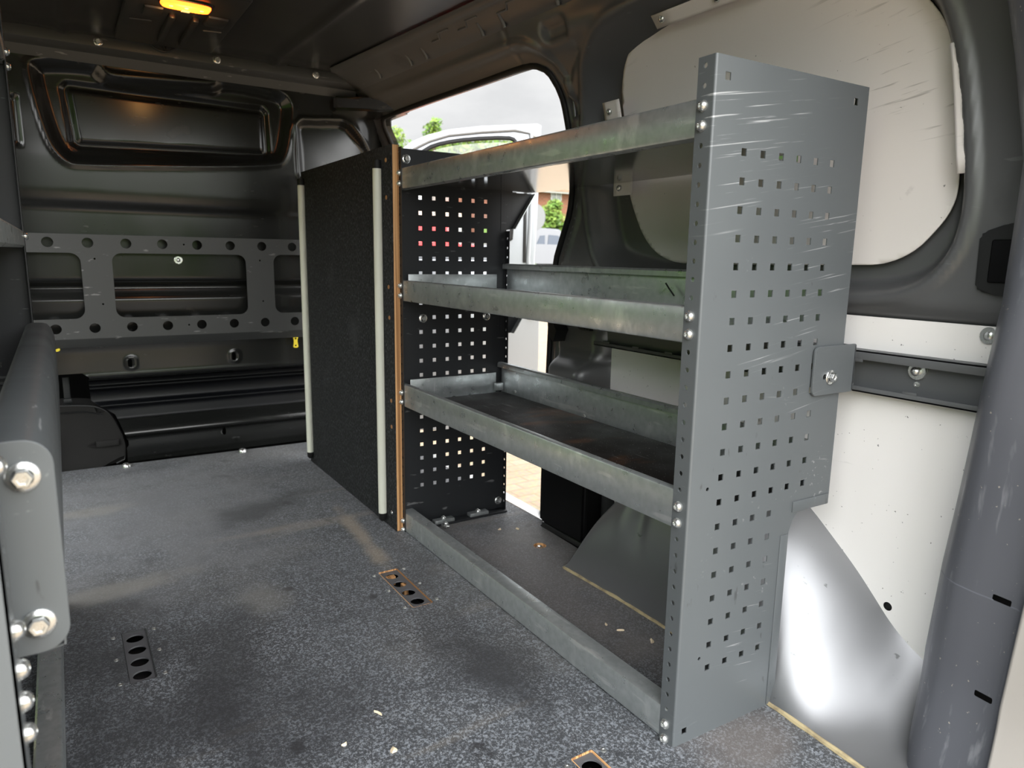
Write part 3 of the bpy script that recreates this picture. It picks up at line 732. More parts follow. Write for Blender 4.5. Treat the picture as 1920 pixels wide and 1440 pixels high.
unit = empty('shelving_unit', (0, 0, 0), 'tall grey and galvanised shelving unit with perforated end panels along the right side', 'shelving unit', 'van shelving units')
near_out = [(.003, 0), (.229, 0), (.229, .303), (.236, .322), (.246, .333), (.325, .336), (.325, .991), (.003, .991)]
near = end_panel('end_panel', near_out, 14, 7, M['rack_grey'], unit, (0, 0, 0), 1, 1,
                 [rect(.018, .961, .028, .971), rect(.291, .962, .301, .972), rect(.017, .016, .027, .026), circ(.037, .405, .003, 10), circ(.044, .135, .003, 10)], rear=(.325, .340, .991))
near['label'] = 'scratched grey perforated end panel nearest the camera'
far_out = [(.003, -.004), (.318, -.004), (.318, .803), (.336, .806), (.336, .991), (.003, .991)]
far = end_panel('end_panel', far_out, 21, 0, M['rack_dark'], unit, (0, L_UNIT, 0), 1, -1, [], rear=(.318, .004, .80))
far['label'] = 'perforated end panel at the far end'
for zk in (0, 1, 14, 15, 25, 26, 36, 37):
    bolt('dome', near, (0, .0185, .0045 + .025 * zk), (-1, 0, 0)); bolt('dome', far, (0, -.0185, .0045 + .025 * zk), (-1, 0, 0))
for (x, z) in ((.024, .966), (.067, .569), (.257, .569), (.302, .030)): bolt('hex', far, (x, -.0035, z), (0, -1, 0))
# fold stiffeners on the stepped lower edge of the near panel
e = MB(); e.box((.232, -.0022, .335), (.322, 0, .353), .001); e.box((.209, -.0016, .002), (.2275, 0, .300), .0008); e.build('edge_fold', M['rack_grey'], near)
# rear gusset brackets on the far panel
for (z0, z1, w) in ((.806, .903, .400), (.520, .616, .400)):
    g = MB(); g.prism([(.300, z0 - .005), (.336, z0), (w, z1), (.300, z1)], 1, L_UNIT - .010, L_UNIT - .008)
    gp = g.build('gusset', M['rack_dark'], unit)
    g = MB(); g.prism([(.336, z0), (.3385, z0), (w + .0025, z1), (w, z1)], 1, L_UNIT - .026, L_UNIT - .008); g.build('bare_edge', M['galv'], gp)
Y0, Y1 = .0045, L_UNIT - .0045
def skewbox(b, a, c, bev=0): b.box(a, c, bev)
def lip(name, z0, z1, parent, w=.012):
    b = MB()
    b.strip([(.0022 + w, z1 - .006), (.0022 + w, z1 - .0015), (.0022 + w - .0015, z1), (.0052, z1), (.0030, z1 - .001), (.0022, z1 - .003), (.0022, z0 + .003), (.0030, z0 + .0008), (.0052, z0), (.022, z0)], 1, Y0, Y1, -.0014)
    # strip gives (x,z) pairs along y
    return b.build(name, M['galv'], parent)
# top shelf
s = MB(); s.strip([(.022, .892), (.024, .905), (.310, .905)], 1, Y0, Y1, .0014); s.strip([(.310, .905), (.398, .905), (.399, .925), (.392, .927)], 1, .16, Y1, .0014)
top_shelf = s.build('shelf', M['shelf_steel'], unit); top_shelf['label'] = 'top shelf tray'
lip('front_lip', .8918, .9395, top_shelf)
# middle shelf
s = MB(); s.strip([(.022, .618), (.024, .630), (.310, .630)], 1, Y0, Y1, .0014); mid = s.build('shelf', M['galv'], unit); mid['label'] = 'middle shelf tray'
lip('front_lip', .6177, .6670, mid)
b = MB(); b.strip([(.300, .698), (.300, .708), (.3025, .711), (.313, .711), (.3155, .708), (.314, .700), (.314, .630), (.300, .6305)], 1, Y0 + .018, Y1 - .018, .0012); b.build('back_upstand', M['galv'], mid)
b = MB(); b.box((.022, Y1 - .012, .630), (.285, Y1 - .010, .683), .0006); b.build('end_upstand', M['galv'], mid)
# lower shelf with a board in it
s = MB(); s.strip([(.022, .3445), (.024, .352), (.300, .352)], 1, Y0, Y1, .0014); low = s.build('shelf', M['galv'], unit); low['label'] = 'lower shelf tray with a stained black board in it'
lip('front_lip', .3446, .4014, low)
b = MB(); b.strip([(.288, .428), (.288, .437), (.2905, .440), (.300, .440), (.3025, .437), (.301, .430), (.301, .352), (.288, .3525)], 1, Y0 + .018, Y1 - .018, .0012); b.build('back_upstand', M['galv'], low)
b = MB(); b.box((.024, Y1 - .014, .352), (.285, Y1 - .012, .411), .0006)
for k in range(14): b.box((.034 + k * .017, Y1 - .0146, .377), (.045 + k * .017, Y1 - .0139, .3782))
b.build('end_upstand', M['galv'], low)
b = MB(); b.box((.018, Y0 + .02, .3535), (.290, Y1 - .045, .362), .002); b.build('deck_board', M['shelf_board'], low)
c = MB(); c.tube([(.2985, .369, .684), (.2975, .358, .674), (.2985, .344, .660)], .0016, 6); c.build('black_mark', M['rubber'], mid)
c = MB(); c.box((.276, Y1 - .032, .362), (.300, Y1 - .016, .384), .003); c.build('corner_clip', M['galv'], low)
for (y, z) in ((.90, .372), (.30, .372), (.60, .365)): bolt('small', low, (.2876, y, z), (-1, 0, 0), 'rivet')
# base rail
b = MB(); b.strip([(.034, .044), (.034, .0505), (.032, .0528), (.0055, .0532), (.0030, .052), (.0022, .0495), (.0022, .004), (.004, .002), (.02, .002)], 1, Y0, Y1, -.0014)
br_ = b.build('base_rail', M['galv'], unit)
# feet of the far panel
b = MB(); b.box((.05, L_UNIT - .040, .0005), (.316, L_UNIT - .004, .006), .001); b.build('base_flange', M['rack_dark'], unit)
for x in (.085, .195):
    b = MB(); b.box((x, L_UNIT - .038, .006), (x + .060, L_UNIT - .016, .016), .002); cb = b.build('clamp_block', M['galv'], unit)
    bolt('dome', cb, (x + .030, L_UNIT - .027, .016), (0, 0, 1))
o = bolt('hex', None, (.104, .955, .009), (.15, -.25, 1), 'loose_bolt'); tag(o, 'loose flanged bolt lying on the floor at the foot of the far end panel', 'bolt')
# wall clamp on the near panel
cl = MB()
me = plate_mesh('c', rrect(.247, .524, .350, .602, (.010, .003, .003, .010), 6), [rrect(.271, .549, .306, .557, .004)], .0042, T(0, -.0045, 0) @ XZ, .0008)
cl.bm.from_mesh(me); bpy.data.meshes.remove(me)
cl.box((.346, -.0066, .526), (.350, .040, .600), .0006); cl.box((.350, .020, .588), (.386, .040, .592), .0006)
clamp = cl.build('wall_clamp', M['rack_grey'], unit); clamp.rotation_euler = (0, 0, SKEW)
bolt('hex', clamp, (.288, -.0066, .552), (0, -1, 0))

# carpeted partition board carrying on from the shelving
pb = empty('partition_board', (-.01, 1.38, 0), 'dark carpet-faced plywood board standing upright beyond the shelving, light ply edge', 'board')
PX = -.01; PY = 1.38
def rel(o): o.location = (-PX, -PY, 0); return o
b = MB(); b.box((-.0165, 1.000, .001), (-.0006, 1.762, .996), .0008); rel(b.build('ply_core', M['ply'], pb))
b = MB(); b.box((-.0195, 1.0005, .001), (-.0166, 1.762, .9965), .0008); rel(b.build('carpet_face', M['board_carpet'], pb))
for y, z in ((1.035, .962), (1.035, .872), (1.028, .65), (1.026, .572), (1.022, .355), (1.022, .285), (1.030, .045)):
    d = MB(); d.lathe([(.0055, 0), (.0050, .0012), (.002, .0008), (0, .0008)], 14, T(-.0193, y, z) @ Matrix.Rotation(-math.pi / 2, 4, 'Y')); rel(d.build('screw_hole', M['ply'] if z > .1 else M['zinc'], pb))
for (yc, za, zb) in ((1.072, .032, .945), (1.732, .042, .952)):
    b = MB(); b.tube([(-.0285, yc, za + (zb - za) * k / 8) for k in range(9)], .0112, 18); tb = rel(b.build('white_tube', M['white_tube'], pb))
    b = MB(); b.tube([(-.0285, yc, za - .022), (-.0285, yc, za - .016), (-.0285, yc, za + .001)], [.005, .0105, .0116], 18)
    b.tube([(-.0285, yc, zb - .001), (-.0285, yc, zb + .020)], [.0116, .0106], 18); b.build('end_cap', M['rubber'], tb)
    b = MB(); n = int((zb - za) / .0035)
    for ph in (0, math.pi):
        b.tube([(-.0240 + .0032 * math.cos(ph + k * .55), yc + .0165 + .0032 * math.sin(ph + k * .55), za - .005 + k * .0035) for k in range(n)], .0032, 6)
    rel(b.build('twisted_wire', mat('bright_twisted_wire', (.75, .75, .74), .4, .6), pb))

# left shelving unit, cut off by the frame
LX = -.776
ul = empty('shelving_unit', (LX, -.12, 0), 'shelving unit cut off by the left picture edge, with deep front board and bolted bracket', 'shelving unit', 'van shelving units')
LW = .125
lout = [(.003, 0), (.318, 0), (.318, 1.16), (.003, 1.16)]
ln = end_panel('end_panel', [(.003, 0), (.318, 0), (.318, .60), (.003, .60)], 21, 0, M['rack_grey'], ul, (0, 0, 0), -1, 1, [], H=.60, rear=None, rot=0) if False else None
def lpanel(y, sy, H, material, rows):
    hs = []
    for j in range(rows):
        for i in range(6):
            x = .0627 + .038 * i; z = H - .116 - .038 * j
            if z > .05: hs.append(rect(x - .005, z - .005, x + .005, z + .005))
    a = plate_mesh('a', rect(.0, 0, .318, H), hs, .0018, T(0, .0009, 0) @ XZ)
    b = plate_mesh('b', rect(.0, 0, .031, H), [circ(.0185, .0045 + .025 * k, .0036, 14) for k in range(50) if .0045 + .025 * k < H - .006], .0018, T(.0009, 0, 0) @ YZ)
    me = join_meshes('end_panel', [a, b]); me.transform(Matrix.Diagonal((-1, sy, 1, 1)))
    if sy > 0: me.flip_normals()
    return link('end_panel', me, material, ul, (0, y, 0))
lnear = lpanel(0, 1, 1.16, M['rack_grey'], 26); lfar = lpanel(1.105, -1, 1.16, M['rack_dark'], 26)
lnear['label'] = 'light grey near end panel'; lfar['label'] = 'dark far end panel'
for z in (.3895, .4145, .4395, .4695, .588): bolt('dome', lnear, (0, .0185, z), (1, 0, 0))
for z in (1.0795, 1.0545, .7545, .5795): bolt('dome', lfar, (0, -.0185, z), (1, 0, 0))
def LP(x, y, z): return (x - LX, y + .12, z)
b = MB(); b.strip([(-.793 - LX, .575), (-.788 - LX, .588), (-.781 - LX, .5925), (-.762 - LX, .5925), (-.7545 - LX, .590), (-.7475 - LX, .581), (-.7440 - LX, .565), (-.7445 - LX, .47), (-.7475 - LX, .425), (-.760 - LX, .423)], 1, .070, 1.075, -.0015)
fb = b.build('front_board', M['rack_grey'], ul); fb['label'] = 'deep folded front board'
brk = plate('end_bracket', rrect(-.812 - LX, .424, -.7435 - LX, .5935, (.004, .020, .020, .004), 8), [], .003, T(0, .068, 0) @ XZ, M['rack_grey'], ul, .0006)
for z in (.566, .449): bolt('hex', brk, (-.7635 - LX, .0662, z), (0, -1, 0)); 
for z in (.566, .449): bolt('hex', brk, (-.795 - LX, .0662, z), (0, -1, 0))
b = MB(); b.strip([(-.034, .044), (-.034, .0505), (-.032, .0528), (-.0055, .0532), (-.0030, .052), (-.0022, .0495), (-.0022, .004), (-.004, .002), (-.02, .002)], 1, .004, 1.10, .0014); b.build('base_rail', M['galv'], ul)
for z in (.735, 1.062):
    b = MB(); b.strip([(-.016, z + .024), (-.0145, z + .030), (-.0052, z + .030), (-.0022, z + .027), (-.0022, z + .003), (-.0052, z), (-.31, z + .002), (-.315, z + .06)], 1, .35, 1.10, .0014); s_ = b.build('shelf', M['galv'], ul)
b = MB(); b.strip([(-.0052, .43), (-.31, .432), (-.315, .50)], 1, .07, 1.10, .0014); b.build('shelf', M['galv'], ul)

# perforated mounting frame on the bulkhead
FY = 1.800
fr = empty('mounting_frame', (-.40, FY, .44), 'wide dark grey metal frame with rows of round holes bolted across the bulkhead', 'mounting frame')
hs = [circ(-.7465 + .1 * i, z, .0148, 24) for i in range(9) for z in (.7515, .4985)]
hs += [rrect(-.835, .5275, -.668, .7215, (.002, .028, .028, .002)), rrect(-.587, .5275, -.200, .7225, .026), rrect(-.111, .5285, .075, .7245, (.026, .002, .002, .026))]
hs += [circ(x, z, .003, 8) for x, z in ((-.385, .752), (-.385, .4985), (-.632, .705), (-.620, .57), (-.155, .705), (-.150, .57))]
fpl = plate('face_plate', rect(-.86, .467, .10, .776), hs, .0025, T(0, FY, 0) @ XZ, M['frame_grey'], fr); fpl.location = (.40, -FY, -.44)
b = MB(); b.strip([(FY - .001, .468), (FY + .002, .462), (FY + .022, .4395)], 0, -.86, .10, .002); o = b.build('bottom_fold', M['frame_grey'], fr); o.location = (.40, -FY, -.44)
for x in (-.70, -.39, -.06):
    b = MB(); b.box((x - .012, FY + .0015, .765), (x + .012, 1.846, .776), .001); o = b.build('stand_off', M['frame_grey'], fr); o.location = (.40, -FY, -.44)

# yellow clips
def clip_mesh(pts, holes):
    me = plate_mesh('yellow_clip', chaikin(pts, 1), holes, .004, XZ, .0006); return me
o = link('yellow_clip', clip_mesh([(-.010, .018), (.010, .018), (.006, .004), (.007, -.006), (.010, -.022), (-.010, -.022), (-.007, -.006), (-.006, .004)], [circ(0, .011, .003, 10), circ(0, -.014, .003, 10)]), M['yellow'], None, (-.040, FY + .025, .424))
tag(o, 'yellow bow-shaped clip under the right end of the frame beside the carpeted board', 'clip', 'yellow clips')
o = link('yellow_clip', clip_mesh([(-.020, -.005), (.010, -.005), (.018, .000), (.017, .007), (.006, .003), (-.020, .006)], []), M['yellow'], None, (-.7585, FY + .022, .4335))
tag(o, 'yellow hooked clip under the left end of the frame by the grey front board', 'clip', 'yellow clips')

# bag in the bulkhead recess
bg = empty('holdall', (-.72, 2.17, -.03), 'black fabric holdall in the dark opening at the bottom left of the bulkhead', 'bag')
prof = chaikin([(-.98, -.02), (-.585, -.02), (-.576, .04), (-.580, .085), (-.600, .140), (-.630, .190), (-.68, .208), (-.80, .214), (-.98, .214)], 2)
b = MB(); b.prism([(x + .72, z + .03) for x, z in prof], 1, -.082, .075); bmesh.ops.bevel(b.bm, geom=[e for e in b.bm.edges if abs(e.verts[0].co.y - e.verts[1].co.y) < 1e-6], offset=.016, segments=3, affect='EDGES')
body = b.build('body', M['black_fabric'], bg)
b = MB(); b.tube([(x + .72, -.074, z + .03) for x, z in prof[3:-4]], .003, 8); b.build('piping', M['black_plastic'], bg)
b = MB(); b.tube([(-.20, -.084, .215), (-.10, -.088, .222), (.03, -.086, .218), (.085, -.080, .200)], .0028, 6); b.build('zip', M['black_plastic'], bg)
b = MB(); b.box((.055, -.094, .090), (.125, -.086, .112), .003); b.tube([(.052, -.090, .092), (.030, -.090, .100), (.052, -.090, .110)], .0035, 8); b.build('pull_tab', M['black_fabric'], bg)
b = MB(); b.box((-.025, -.05, .225), (-.005, -.044, .335), .002); b.box((-.028, -.056, .245), (-.002, -.04, .262), .003); b.build('strap', M['rack_dark'], bg)
cv = MB(); cv.box((-1.25, 2.36, -.2), (.40, 2.37, 1.36)); cv.box((-1.25, 2.06, -.2), (.40, 2.37, -.10)); cv.box((-1.25, 2.16, -.2), (-1.24, 2.37, 1.36)); cv.box((.395, 2.18, -.2), (.405, 2.37, 1.36)); cv.box((-1.25, 2.16, 1.36), (.40, 2.37, 1.37))
tag(cv.build('added_light_blocker', M['dark_gap']), kind='structure')  # black box added behind the bulkhead hole to keep stray light out

# cable loop hanging below the roof edge
b = MB(); b.tube([(-.462, 1.765, 1.345), (-.452, 1.762, 1.332), (-.432, 1.758, 1.315), (-.412, 1.756, 1.308), (-.395, 1.757, 1.313), (-.375, 1.762, 1.327), (-.366, 1.766, 1.343)], .0028, 8)
b.tube([(-.425, 1.765, 1.345), (-.412, 1.756, 1.33), (-.408, 1.756, 1.312), (-.402, 1.76, 1.33), (-.398, 1.765, 1.345)], .0045, 8)
tag(b.build('cable_loop', M['black_plastic']), 'black cable loop hanging from the roof edge above the bulkhead', 'cable')

# roof lamp
LC = (-.416, 1.297)
lp = empty('roof_lamp', (LC[0], LC[1], 1.318), 'oval amber roof lamp, lit, on the dark ceiling', 'lamp')
b = MB(); n = 40
def sup(a, rx, ry, e=.55): return (rx * math.copysign(abs(math.cos(a)) ** e, math.cos(a)), ry * math.copysign(abs(math.sin(a)) ** e, math.sin(a)))
def loft(rings):
    m_ = MB(); R_ = []
    for (rx, ry, z) in rings: R_.append([m_.bm.verts.new((*sup(2 * math.pi * k / n, rx, ry), z)) for k in range(n)])
    for a, b_ in zip(R_, R_[1:]):
        for k in range(n): m_.bm.faces.new((a[k], a[(k + 1) % n], b_[(k + 1) % n], b_[k]))
    m_.bm.faces.new(R_[0]); m_.bm.faces.new(R_[-1]); return m_
loft([(.060, .030, .002), (.060, .030, -.004), (.057, .027, -.006)]).build('housing', M['black_plastic'], lp)
loft([(.056, .0262, -.005), (.0555, .0257, -.009), (.052, .0225, -.0135), (.044, .016, -.0150)]).build('lens', M['amber'], lp)
b = MB(); b.box((-.010, .004, -.0172), (.010, .020, -.0145), .001); b.build('switch', M['lamp_grey'], lp)
for x in (-.034, .0, .034):
    b = MB(); b.lathe([(0, -.0168), (.004, -.0160), (.0052, -.0148), (0, -.0146)], 14, T(x, -.007, 0)); b.build('bulb', M['amber_hot'], lp)
ld = bpy.data.lights.new('roof_lamp_glow', 'POINT'); ld.energy = .45; ld.color = (1., .52, .16); ld.shadow_soft_size = .03
lo = bpy.data.objects.new('roof_lamp_glow', ld); COL.objects.link(lo); lo.parent = lp; lo.location = (0, 0, -.05)

# ------------------------------------------------------------------ linings on the right side
PANEL = chaikin([(.660, 1.02), (.655, 1.102), (.632, 1.141), (.605, 1.167), (.566, 1.189), (.526, 1.201), (.464, 1.206), (.30, 1.207), (.12, 1.200), (.02, 1.175), (-.035, 1.130), (-.064, 1.086), (-.075, 1.05), (-.086, .968), (-.099, .871), (-.100, .836),
                 (-.092, .808), (-.073, .781), (-.05, .755), (-.022, .738), (.011, .728), (.054, .727), (.25, .723), (.444, .722), (.497, .727), (.548, .748), (.587, .784), (.618, .835), (.640, .883), (.658, .95)], 1)
me = hfield('window_lining', np.arange(-.115, .68, .01), np.arange(.71, 1.22, .01), lambda U, V: (wall_base(U, V) + .034, U, V), lambda U, V: -sd_poly(U, V, PANEL))
wl = tag(link('window_lining', me, M['lining']), 'large white lining sheet with rounded corners filling the window recess behind the shelving', 'lining panel', 'white lining panels')
wl.modifiers.new('sheet', 'SOLIDIFY').thickness = .003
def wtab(y0, y1, z0, z1, off=-.002, screws=()):
    def pos(U, V): return wall_base(U, V) + off, U, V
    me = hfield('tab', np.linspace(y0, y1, 6), np.linspace(z0, z1, 6), pos); o = link('tab', me, M['lining'], wl); o.modifiers.new('sheet', 'SOLIDIFY').thickness = .0025
    for (y, z) in screws: bolt('dome', o, (float(wall_base(np.array(y), np.array(z))) + off - .002, y, z), (-1, 0, .1), 'screw')
wtab(.628, .684, 1.046, 1.088, -.003, [(.664, 1.066)]); wtab(.592, .655, .876, .908, -.003, [(.634, .893)])
wtab(.20, .462, 1.188, 1.209, .004, [(.439, 1.1985), (.299, 1.1985)]); 
def ttab(U, V): return wall_base(U, V) - .003, U - .026 * (1.045 - V) / .181, V
me = hfield('tab', np.linspace(-.103, -.086, 5), np.linspace(.862, 1.046, 8), ttab); o = link('tab', me, M['lining'], wl); o.modifiers.new('sheet', 'SOLIDIFY').thickness = .0025
for k in range(2):
    b = MB()
up = plate('strip_lining', rect(-.215, .560, .652, .6425), [], .003, T(.4115, 0, 0) @ YZ, M['lining_clean'])
tag(up, 'narrow white lining strip above the wall rail, big cross-head screw at its rear end', 'lining panel', 'white lining panels')
bolt('pan', up, (.409, -.180, .629), (-1, 0, 0), 'screw')
lo_ = plate('lower_lining', [(-.235, .02), (.60, .02), (.655, .30), (.655, .545), (-.235, .545)], [circ(-.081, .158, .0075, 24)], .003, T(.4125, 0, 0) @ YZ, M['lining_clean'])
tag(lo_, 'speckled white lower lining sheet above the wheel arch with one round black hole', 'lining panel', 'white lining panels')
b = MB(); b.lathe([(.0072, 0), (.0072, .006), (0, .006)], 20, T(.4115, -.081, .158) @ Matrix.Rotation(math.pi / 2, 4, 'Y')); b.build('plug', M['black_plastic'], lo_)
# wall rail
wr = empty('wall_rail', (.395, .30, .55), 'dark grey slotted load rail on the right wall gripped by the shelving clamp', 'rail')
b = MB(); b.box((.4055, -.20, .518), (.4095, .815, .588)); b.box((.384, -.20, .5845), (.4095, .815, .588), .0008); b.box((.384, -.20, .518), (.4095, .815, .5215), .0008)
b.box((.384, -.20, .5725), (.386, .815, .588), .0008); b.box((.384, -.20, .518), (.386, .815, .5275), .0008)
for k in range(9):
    y = -.10 + k * .105
    b.box((.3838, y, .527), (.3862, y + .022, .5315), .0006)
    if k != 0: b.box((.3838, y - .012, .5685), (.3862, y + .014, .574), .0006)
o = b.build('channel', mat('rail_grey_paint', (.10, .105, .11), .4, .2), wr); o.location = (-.395, -.30, -.55)
o2 = bolt('pan', wr, (.010, -.388, .014), (-1, 0, 0)); o2.scale = (1.15, 1.15, 2.5)
o3 = bolt('small', wr, (.010, -.388, -.008), (-1, 0, 0), 'rivet')
# plastic lamp cover on the rear pillar
b = MB(); b.prism([(-.158, .698), (-.156, .772), (-.162, .778), (-.190, .788), (-.245, .794), (-.245, .684), (-.188, .688), (-.164, .693)], 0, .392, .43)
bmesh.ops.bevel(b.bm, geom=list(b.bm.edges), offset=.004, segments=2, affect='EDGES')
cvr = tag(b.build('plastic_cover', M['black_plastic']), 'black plastic cover let into the grey panel beside the rear corner pillar', 'cover')
b = MB(); b.box((.388, -.23, .706), (.392, -.176, .766), .003); b.build('inset_plate', M['black_glossy'], cvr)

# ------------------------------------------------------------------ outside
def ground_z(y): return np.where(y < 3.0, -.56, -.56 + (y - 3.0) * .036)
gm = hfield('ground', np.linspace(-40, 60, 40), np.unique(np.concatenate([np.linspace(-40, 3, 10), np.linspace(3, 60, 30)])), lambda U, V: (U, V, ground_z(V)))
tag(link('ground', gm, M['paving']), kind='structure')
# open front passenger door
HX, HY = .520, 2.950; dvx, dvy = (1.5 - .52), (2.5 - 2.95); dl = math.hypot(dvx, dvy); ang = math.atan2(dvy, dvx)
dr = empty('front_door', (HX, HY, 0), 'open silver front passenger door with window frame, seen through the side opening', 'car door', None, (0, 0, ang))
outer = [(.10, -.20), (.98, -.24), (1.055, -.10), (1.055, .40), (1.022, .71), (1.030, .88), (1.038, 1.24), (1.042, 1.405), (1.02, 1.413), (.723, 1.390), (.558, 1.366), (.449, 1.335), (.367, 1.297), (.22, 1.18), (.10, .95)]
win = chaikin([(.28, .745), (.885, .735), (.905, 1.10), (.925, 1.27), (.905, 1.325), (.863, 1.337), (.668, 1.322), (.53, 1.298), (.448, 1.268), (.34, 1.18), (.26, 1.02)], 1)
fm = plate('frame', outer, [win], .05, XZ, M['silver'], dr, .006)
b = MB()
b.tube([(x, -.032, z) for x, z in [(1.005, .40), (.985, .72), (.993, .90), (1.0, 1.24), (.985, 1.365), (.90, 1.378), (.723, 1.362), (.56, 1.340), (.46, 1.308), (.37, 1.262)]], .012, 10); b.build('frame_bead', M['silver'], dr)
b = MB(); b.tube([(x, -.030, z) for x, z in win + [win[0]]], .011, 8); b.build('window_seal', M['rubber'], dr)
plate('window_pane', [(x, z) for x, z in win], [], .004, T(0, .01, 0) @ XZ, M['clear_glass'], dr)
b = MB(); b.box((.16, -.055, -.10), (.88, -.022, .715), .02); b.build('inner_panel', M['silver'], dr)
b = MB(); b.box((.955, -.034, .70), (.972, -.024, 1.20), .004); b.build('frame_channel', M['black_plastic'], dr)
bolt('hex', dr, (1.005, -.028, 1.355), (0, -1, 0))

# brick house
hs_ = empty('brick_house', (19.5, 25, 1.2), 'red brick house with white windows and tan tiled roof beyond the open side door', 'house')
b = MB(); b.box((-3.5, 0, -1.0), (6, 8, 2.36)); b.build('wall', M['brick'], hs_)
b = MB(); b.prism([(-.5, 2.30), (4.0, 4.2), (8.5, 2.30), (8.5, 2.42), (4.0, 4.36), (-.5, 2.42)], 0, -3.9, 6.4); b.build('roof', M['roof_tile'], hs_)
b = MB(); b.box((-3.9, -.45, 2.24), (6.4, -.32, 2.36)); b.build('gutter', M['window_white'], hs_)
for (x0, x1, z0, z1) in ((17.58, 18.15, 3.12, 3.54), (17.60, 18.14, 2.06, 2.36), (18.5, 19.0, 2.06, 2.36)):
    f = empty('window', (0, 0, 0)); f.parent = hs_
    b = MB(); x0 -= 19.5; x1 -= 19.5; z0 -= 1.2; z1 -= 1.2
    b.box((x0, -.05, z0), (x1, .02, z0 + .05)); b.box((x0, -.05, z1 - .05), (x1, .02, z1)); b.box((x0, -.05, z0), (x0 + .05, .02, z1)); b.box((x1 - .05, -.05, z0), (x1, .02, z1)); xm = (x0 + x1) / 2; b.box((xm - .03, -.05, z0), (xm + .03, .02, z1))
    for q_ in (.25, .75): xq = x0 + (x1 - x0) * q_; b.box((xq - .012, -.04, z0), (xq + .012, .02, z1))
    zq = (z0 + z1) / 2; b.box((x0, -.04, zq - .012), (x1, .02, zq + .012))
    b.build('frame', M['window_white'], f)
    b = MB(); b.box((x0 + .02, -.015, z0 + .02), (x1 - .02, .0, z1 - .02)); b.build('pane', mat('pale_house_glass', (.22, .24, .25), .15), f)
gr_ = empty('garage', (12.5, 26, .6), 'low garage with tan roof, glimpsed through the holes of the far end panel', 'garage')
b = MB(); b.box((-1.2, 0, -.4), (1.6, 4, 1.55)); b.build('wall', M['window_white'], gr_)
b = MB(); b.prism([(-.2, 1.50), (2.0, 2.3), (4.2, 1.50), (4.2, 1.58), (2.0, 2.42), (-.2, 1.58)], 0, -1.4, 1.8); b.build('roof', M['roof_tile'], gr_)
b = MB(); b.box((14, 22.6, -.2), (26, 24.9, 1.92), .15); tag(b.build('lawn_bank', M['grass']), 'strip of bright green lawn in front of the brick house', 'lawn', kind='structure')
# leaves
def foliage(name, centers, n, size, material, parent, seed):
    rnd = random.Random(seed); vs_ = []; fs_ = []
    for k in range(n):
        c = rnd.choice(centers); 
        d = Vector((rnd.gauss(0, 1), rnd.gauss(0, 1), rnd.gauss(0, 1))).normalized() * rnd.random() ** .5
        p = Vector((c[0] + d.x * c[3], c[1] + d.y * c[3], c[2] + d.z * c[3] * .8))
        a = Vector((rnd.gauss(0, 1), rnd.gauss(0, 1), rnd.gauss(0, 1))).normalized(); b_ = a.orthogonal().normalized(); s_ = size * rnd.uniform(.6, 1.3)
        base = len(vs_)
        vs_ += [p - a * s_, p + b_ * s_ * .45, p + a * s_, p - b_ * s_ * .45]; fs_.append((base, base + 1, base + 2, base + 3))
    me = bpy.data.meshes.new(name); me.from_pydata([tuple(v) for v in vs_], [], fs_); return link(name, me, material, parent)
def tree(x, y, zt, r, label, seed, centers, n=700, size=.10):
    gz = float(ground_z(np.array(y))); t = empty('tree', (x, y, gz), label, 'tree', 'trees beyond the van')
    b = MB(); b.tube([(0, 0, 0), (.05, 0, (zt - gz) * .4), (0, .05, (zt - gz) * .85)], [.10, .07, .03], 8); b.build('trunk', M['bark'], t)
    foliage('crown', [(cx - x, 0, cz - gz, cr) for cx, cz, cr in centers], n, size, M['leaf'], t, seed)
tree(7.55, 16, 4.0, .5, 'thin tree whose top twigs stand against the sky above the open door', 3, [(7.55, 3.95, .22), (7.45, 3.75, .25), (7.65, 3.55, .35)], 420, .07)
tree(6.55, 16, 3.7, .5, 'small tree just right of the bulkhead pillar, tips above the black panel', 5, [(6.5, 3.6, .25), (6.6, 3.35, .35), (6.4, 3.0, .5)], 500, .07)
tree(9.0, 17, 3.7, .8, 'leafy tree seen through the window of the open front door', 7, [(8.0, 3.55, .45), (8.7, 3.65, .5), (9.4, 3.75, .5), (10.1, 3.7, .45), (8.4, 3.0, .8), (9.6, 3.0, .8)], 1600, .10)
bz = float(ground_z(np.array(22.0)))
t = empty('bush', (15.9, 22.2, bz), 'yellow-green bush against the brick house wall', 'bush')
b = MB(); b.tube([(0, 0, 0), (.05, .0, 1.4)], [.08, .04], 8); b.build('stem', M['bark'], t)
foliage('crown', [(-.3, 0, 2.40 - bz, .50), (.05, 0, 2.1 - bz, .45), (-.5, 0, 2.0 - bz, .6), (-.1, .0, 2.72 - bz, .30), (.25, 0, 1.80 - bz, .40), (-.1, 0, 1.6 - bz, .5)], 2600, .085, M['leaf'], t, 9)
# round sign seen from behind
sgz = float(ground_z(np.array(9.)))
t = empty('road_sign', (5.86, 9.0, sgz), 'back of a round grey sign on a pole beside the open door edge', 'sign')
b = MB(); b.lathe([(0, -.008), (.21, -.008), (.215, 0), (.21, .008), (0, .008)], 32, T(0, 0, 1.37 - sgz) @ Matrix.Rotation(math.pi / 2, 4, 'X')); b.build('disc', M['sign_grey'], t)
b = MB(); b.tube([(0, .03, 0), (0, .03, 1.5 - sgz)], .03, 10); b.build('pole', M['sign_grey'], t)
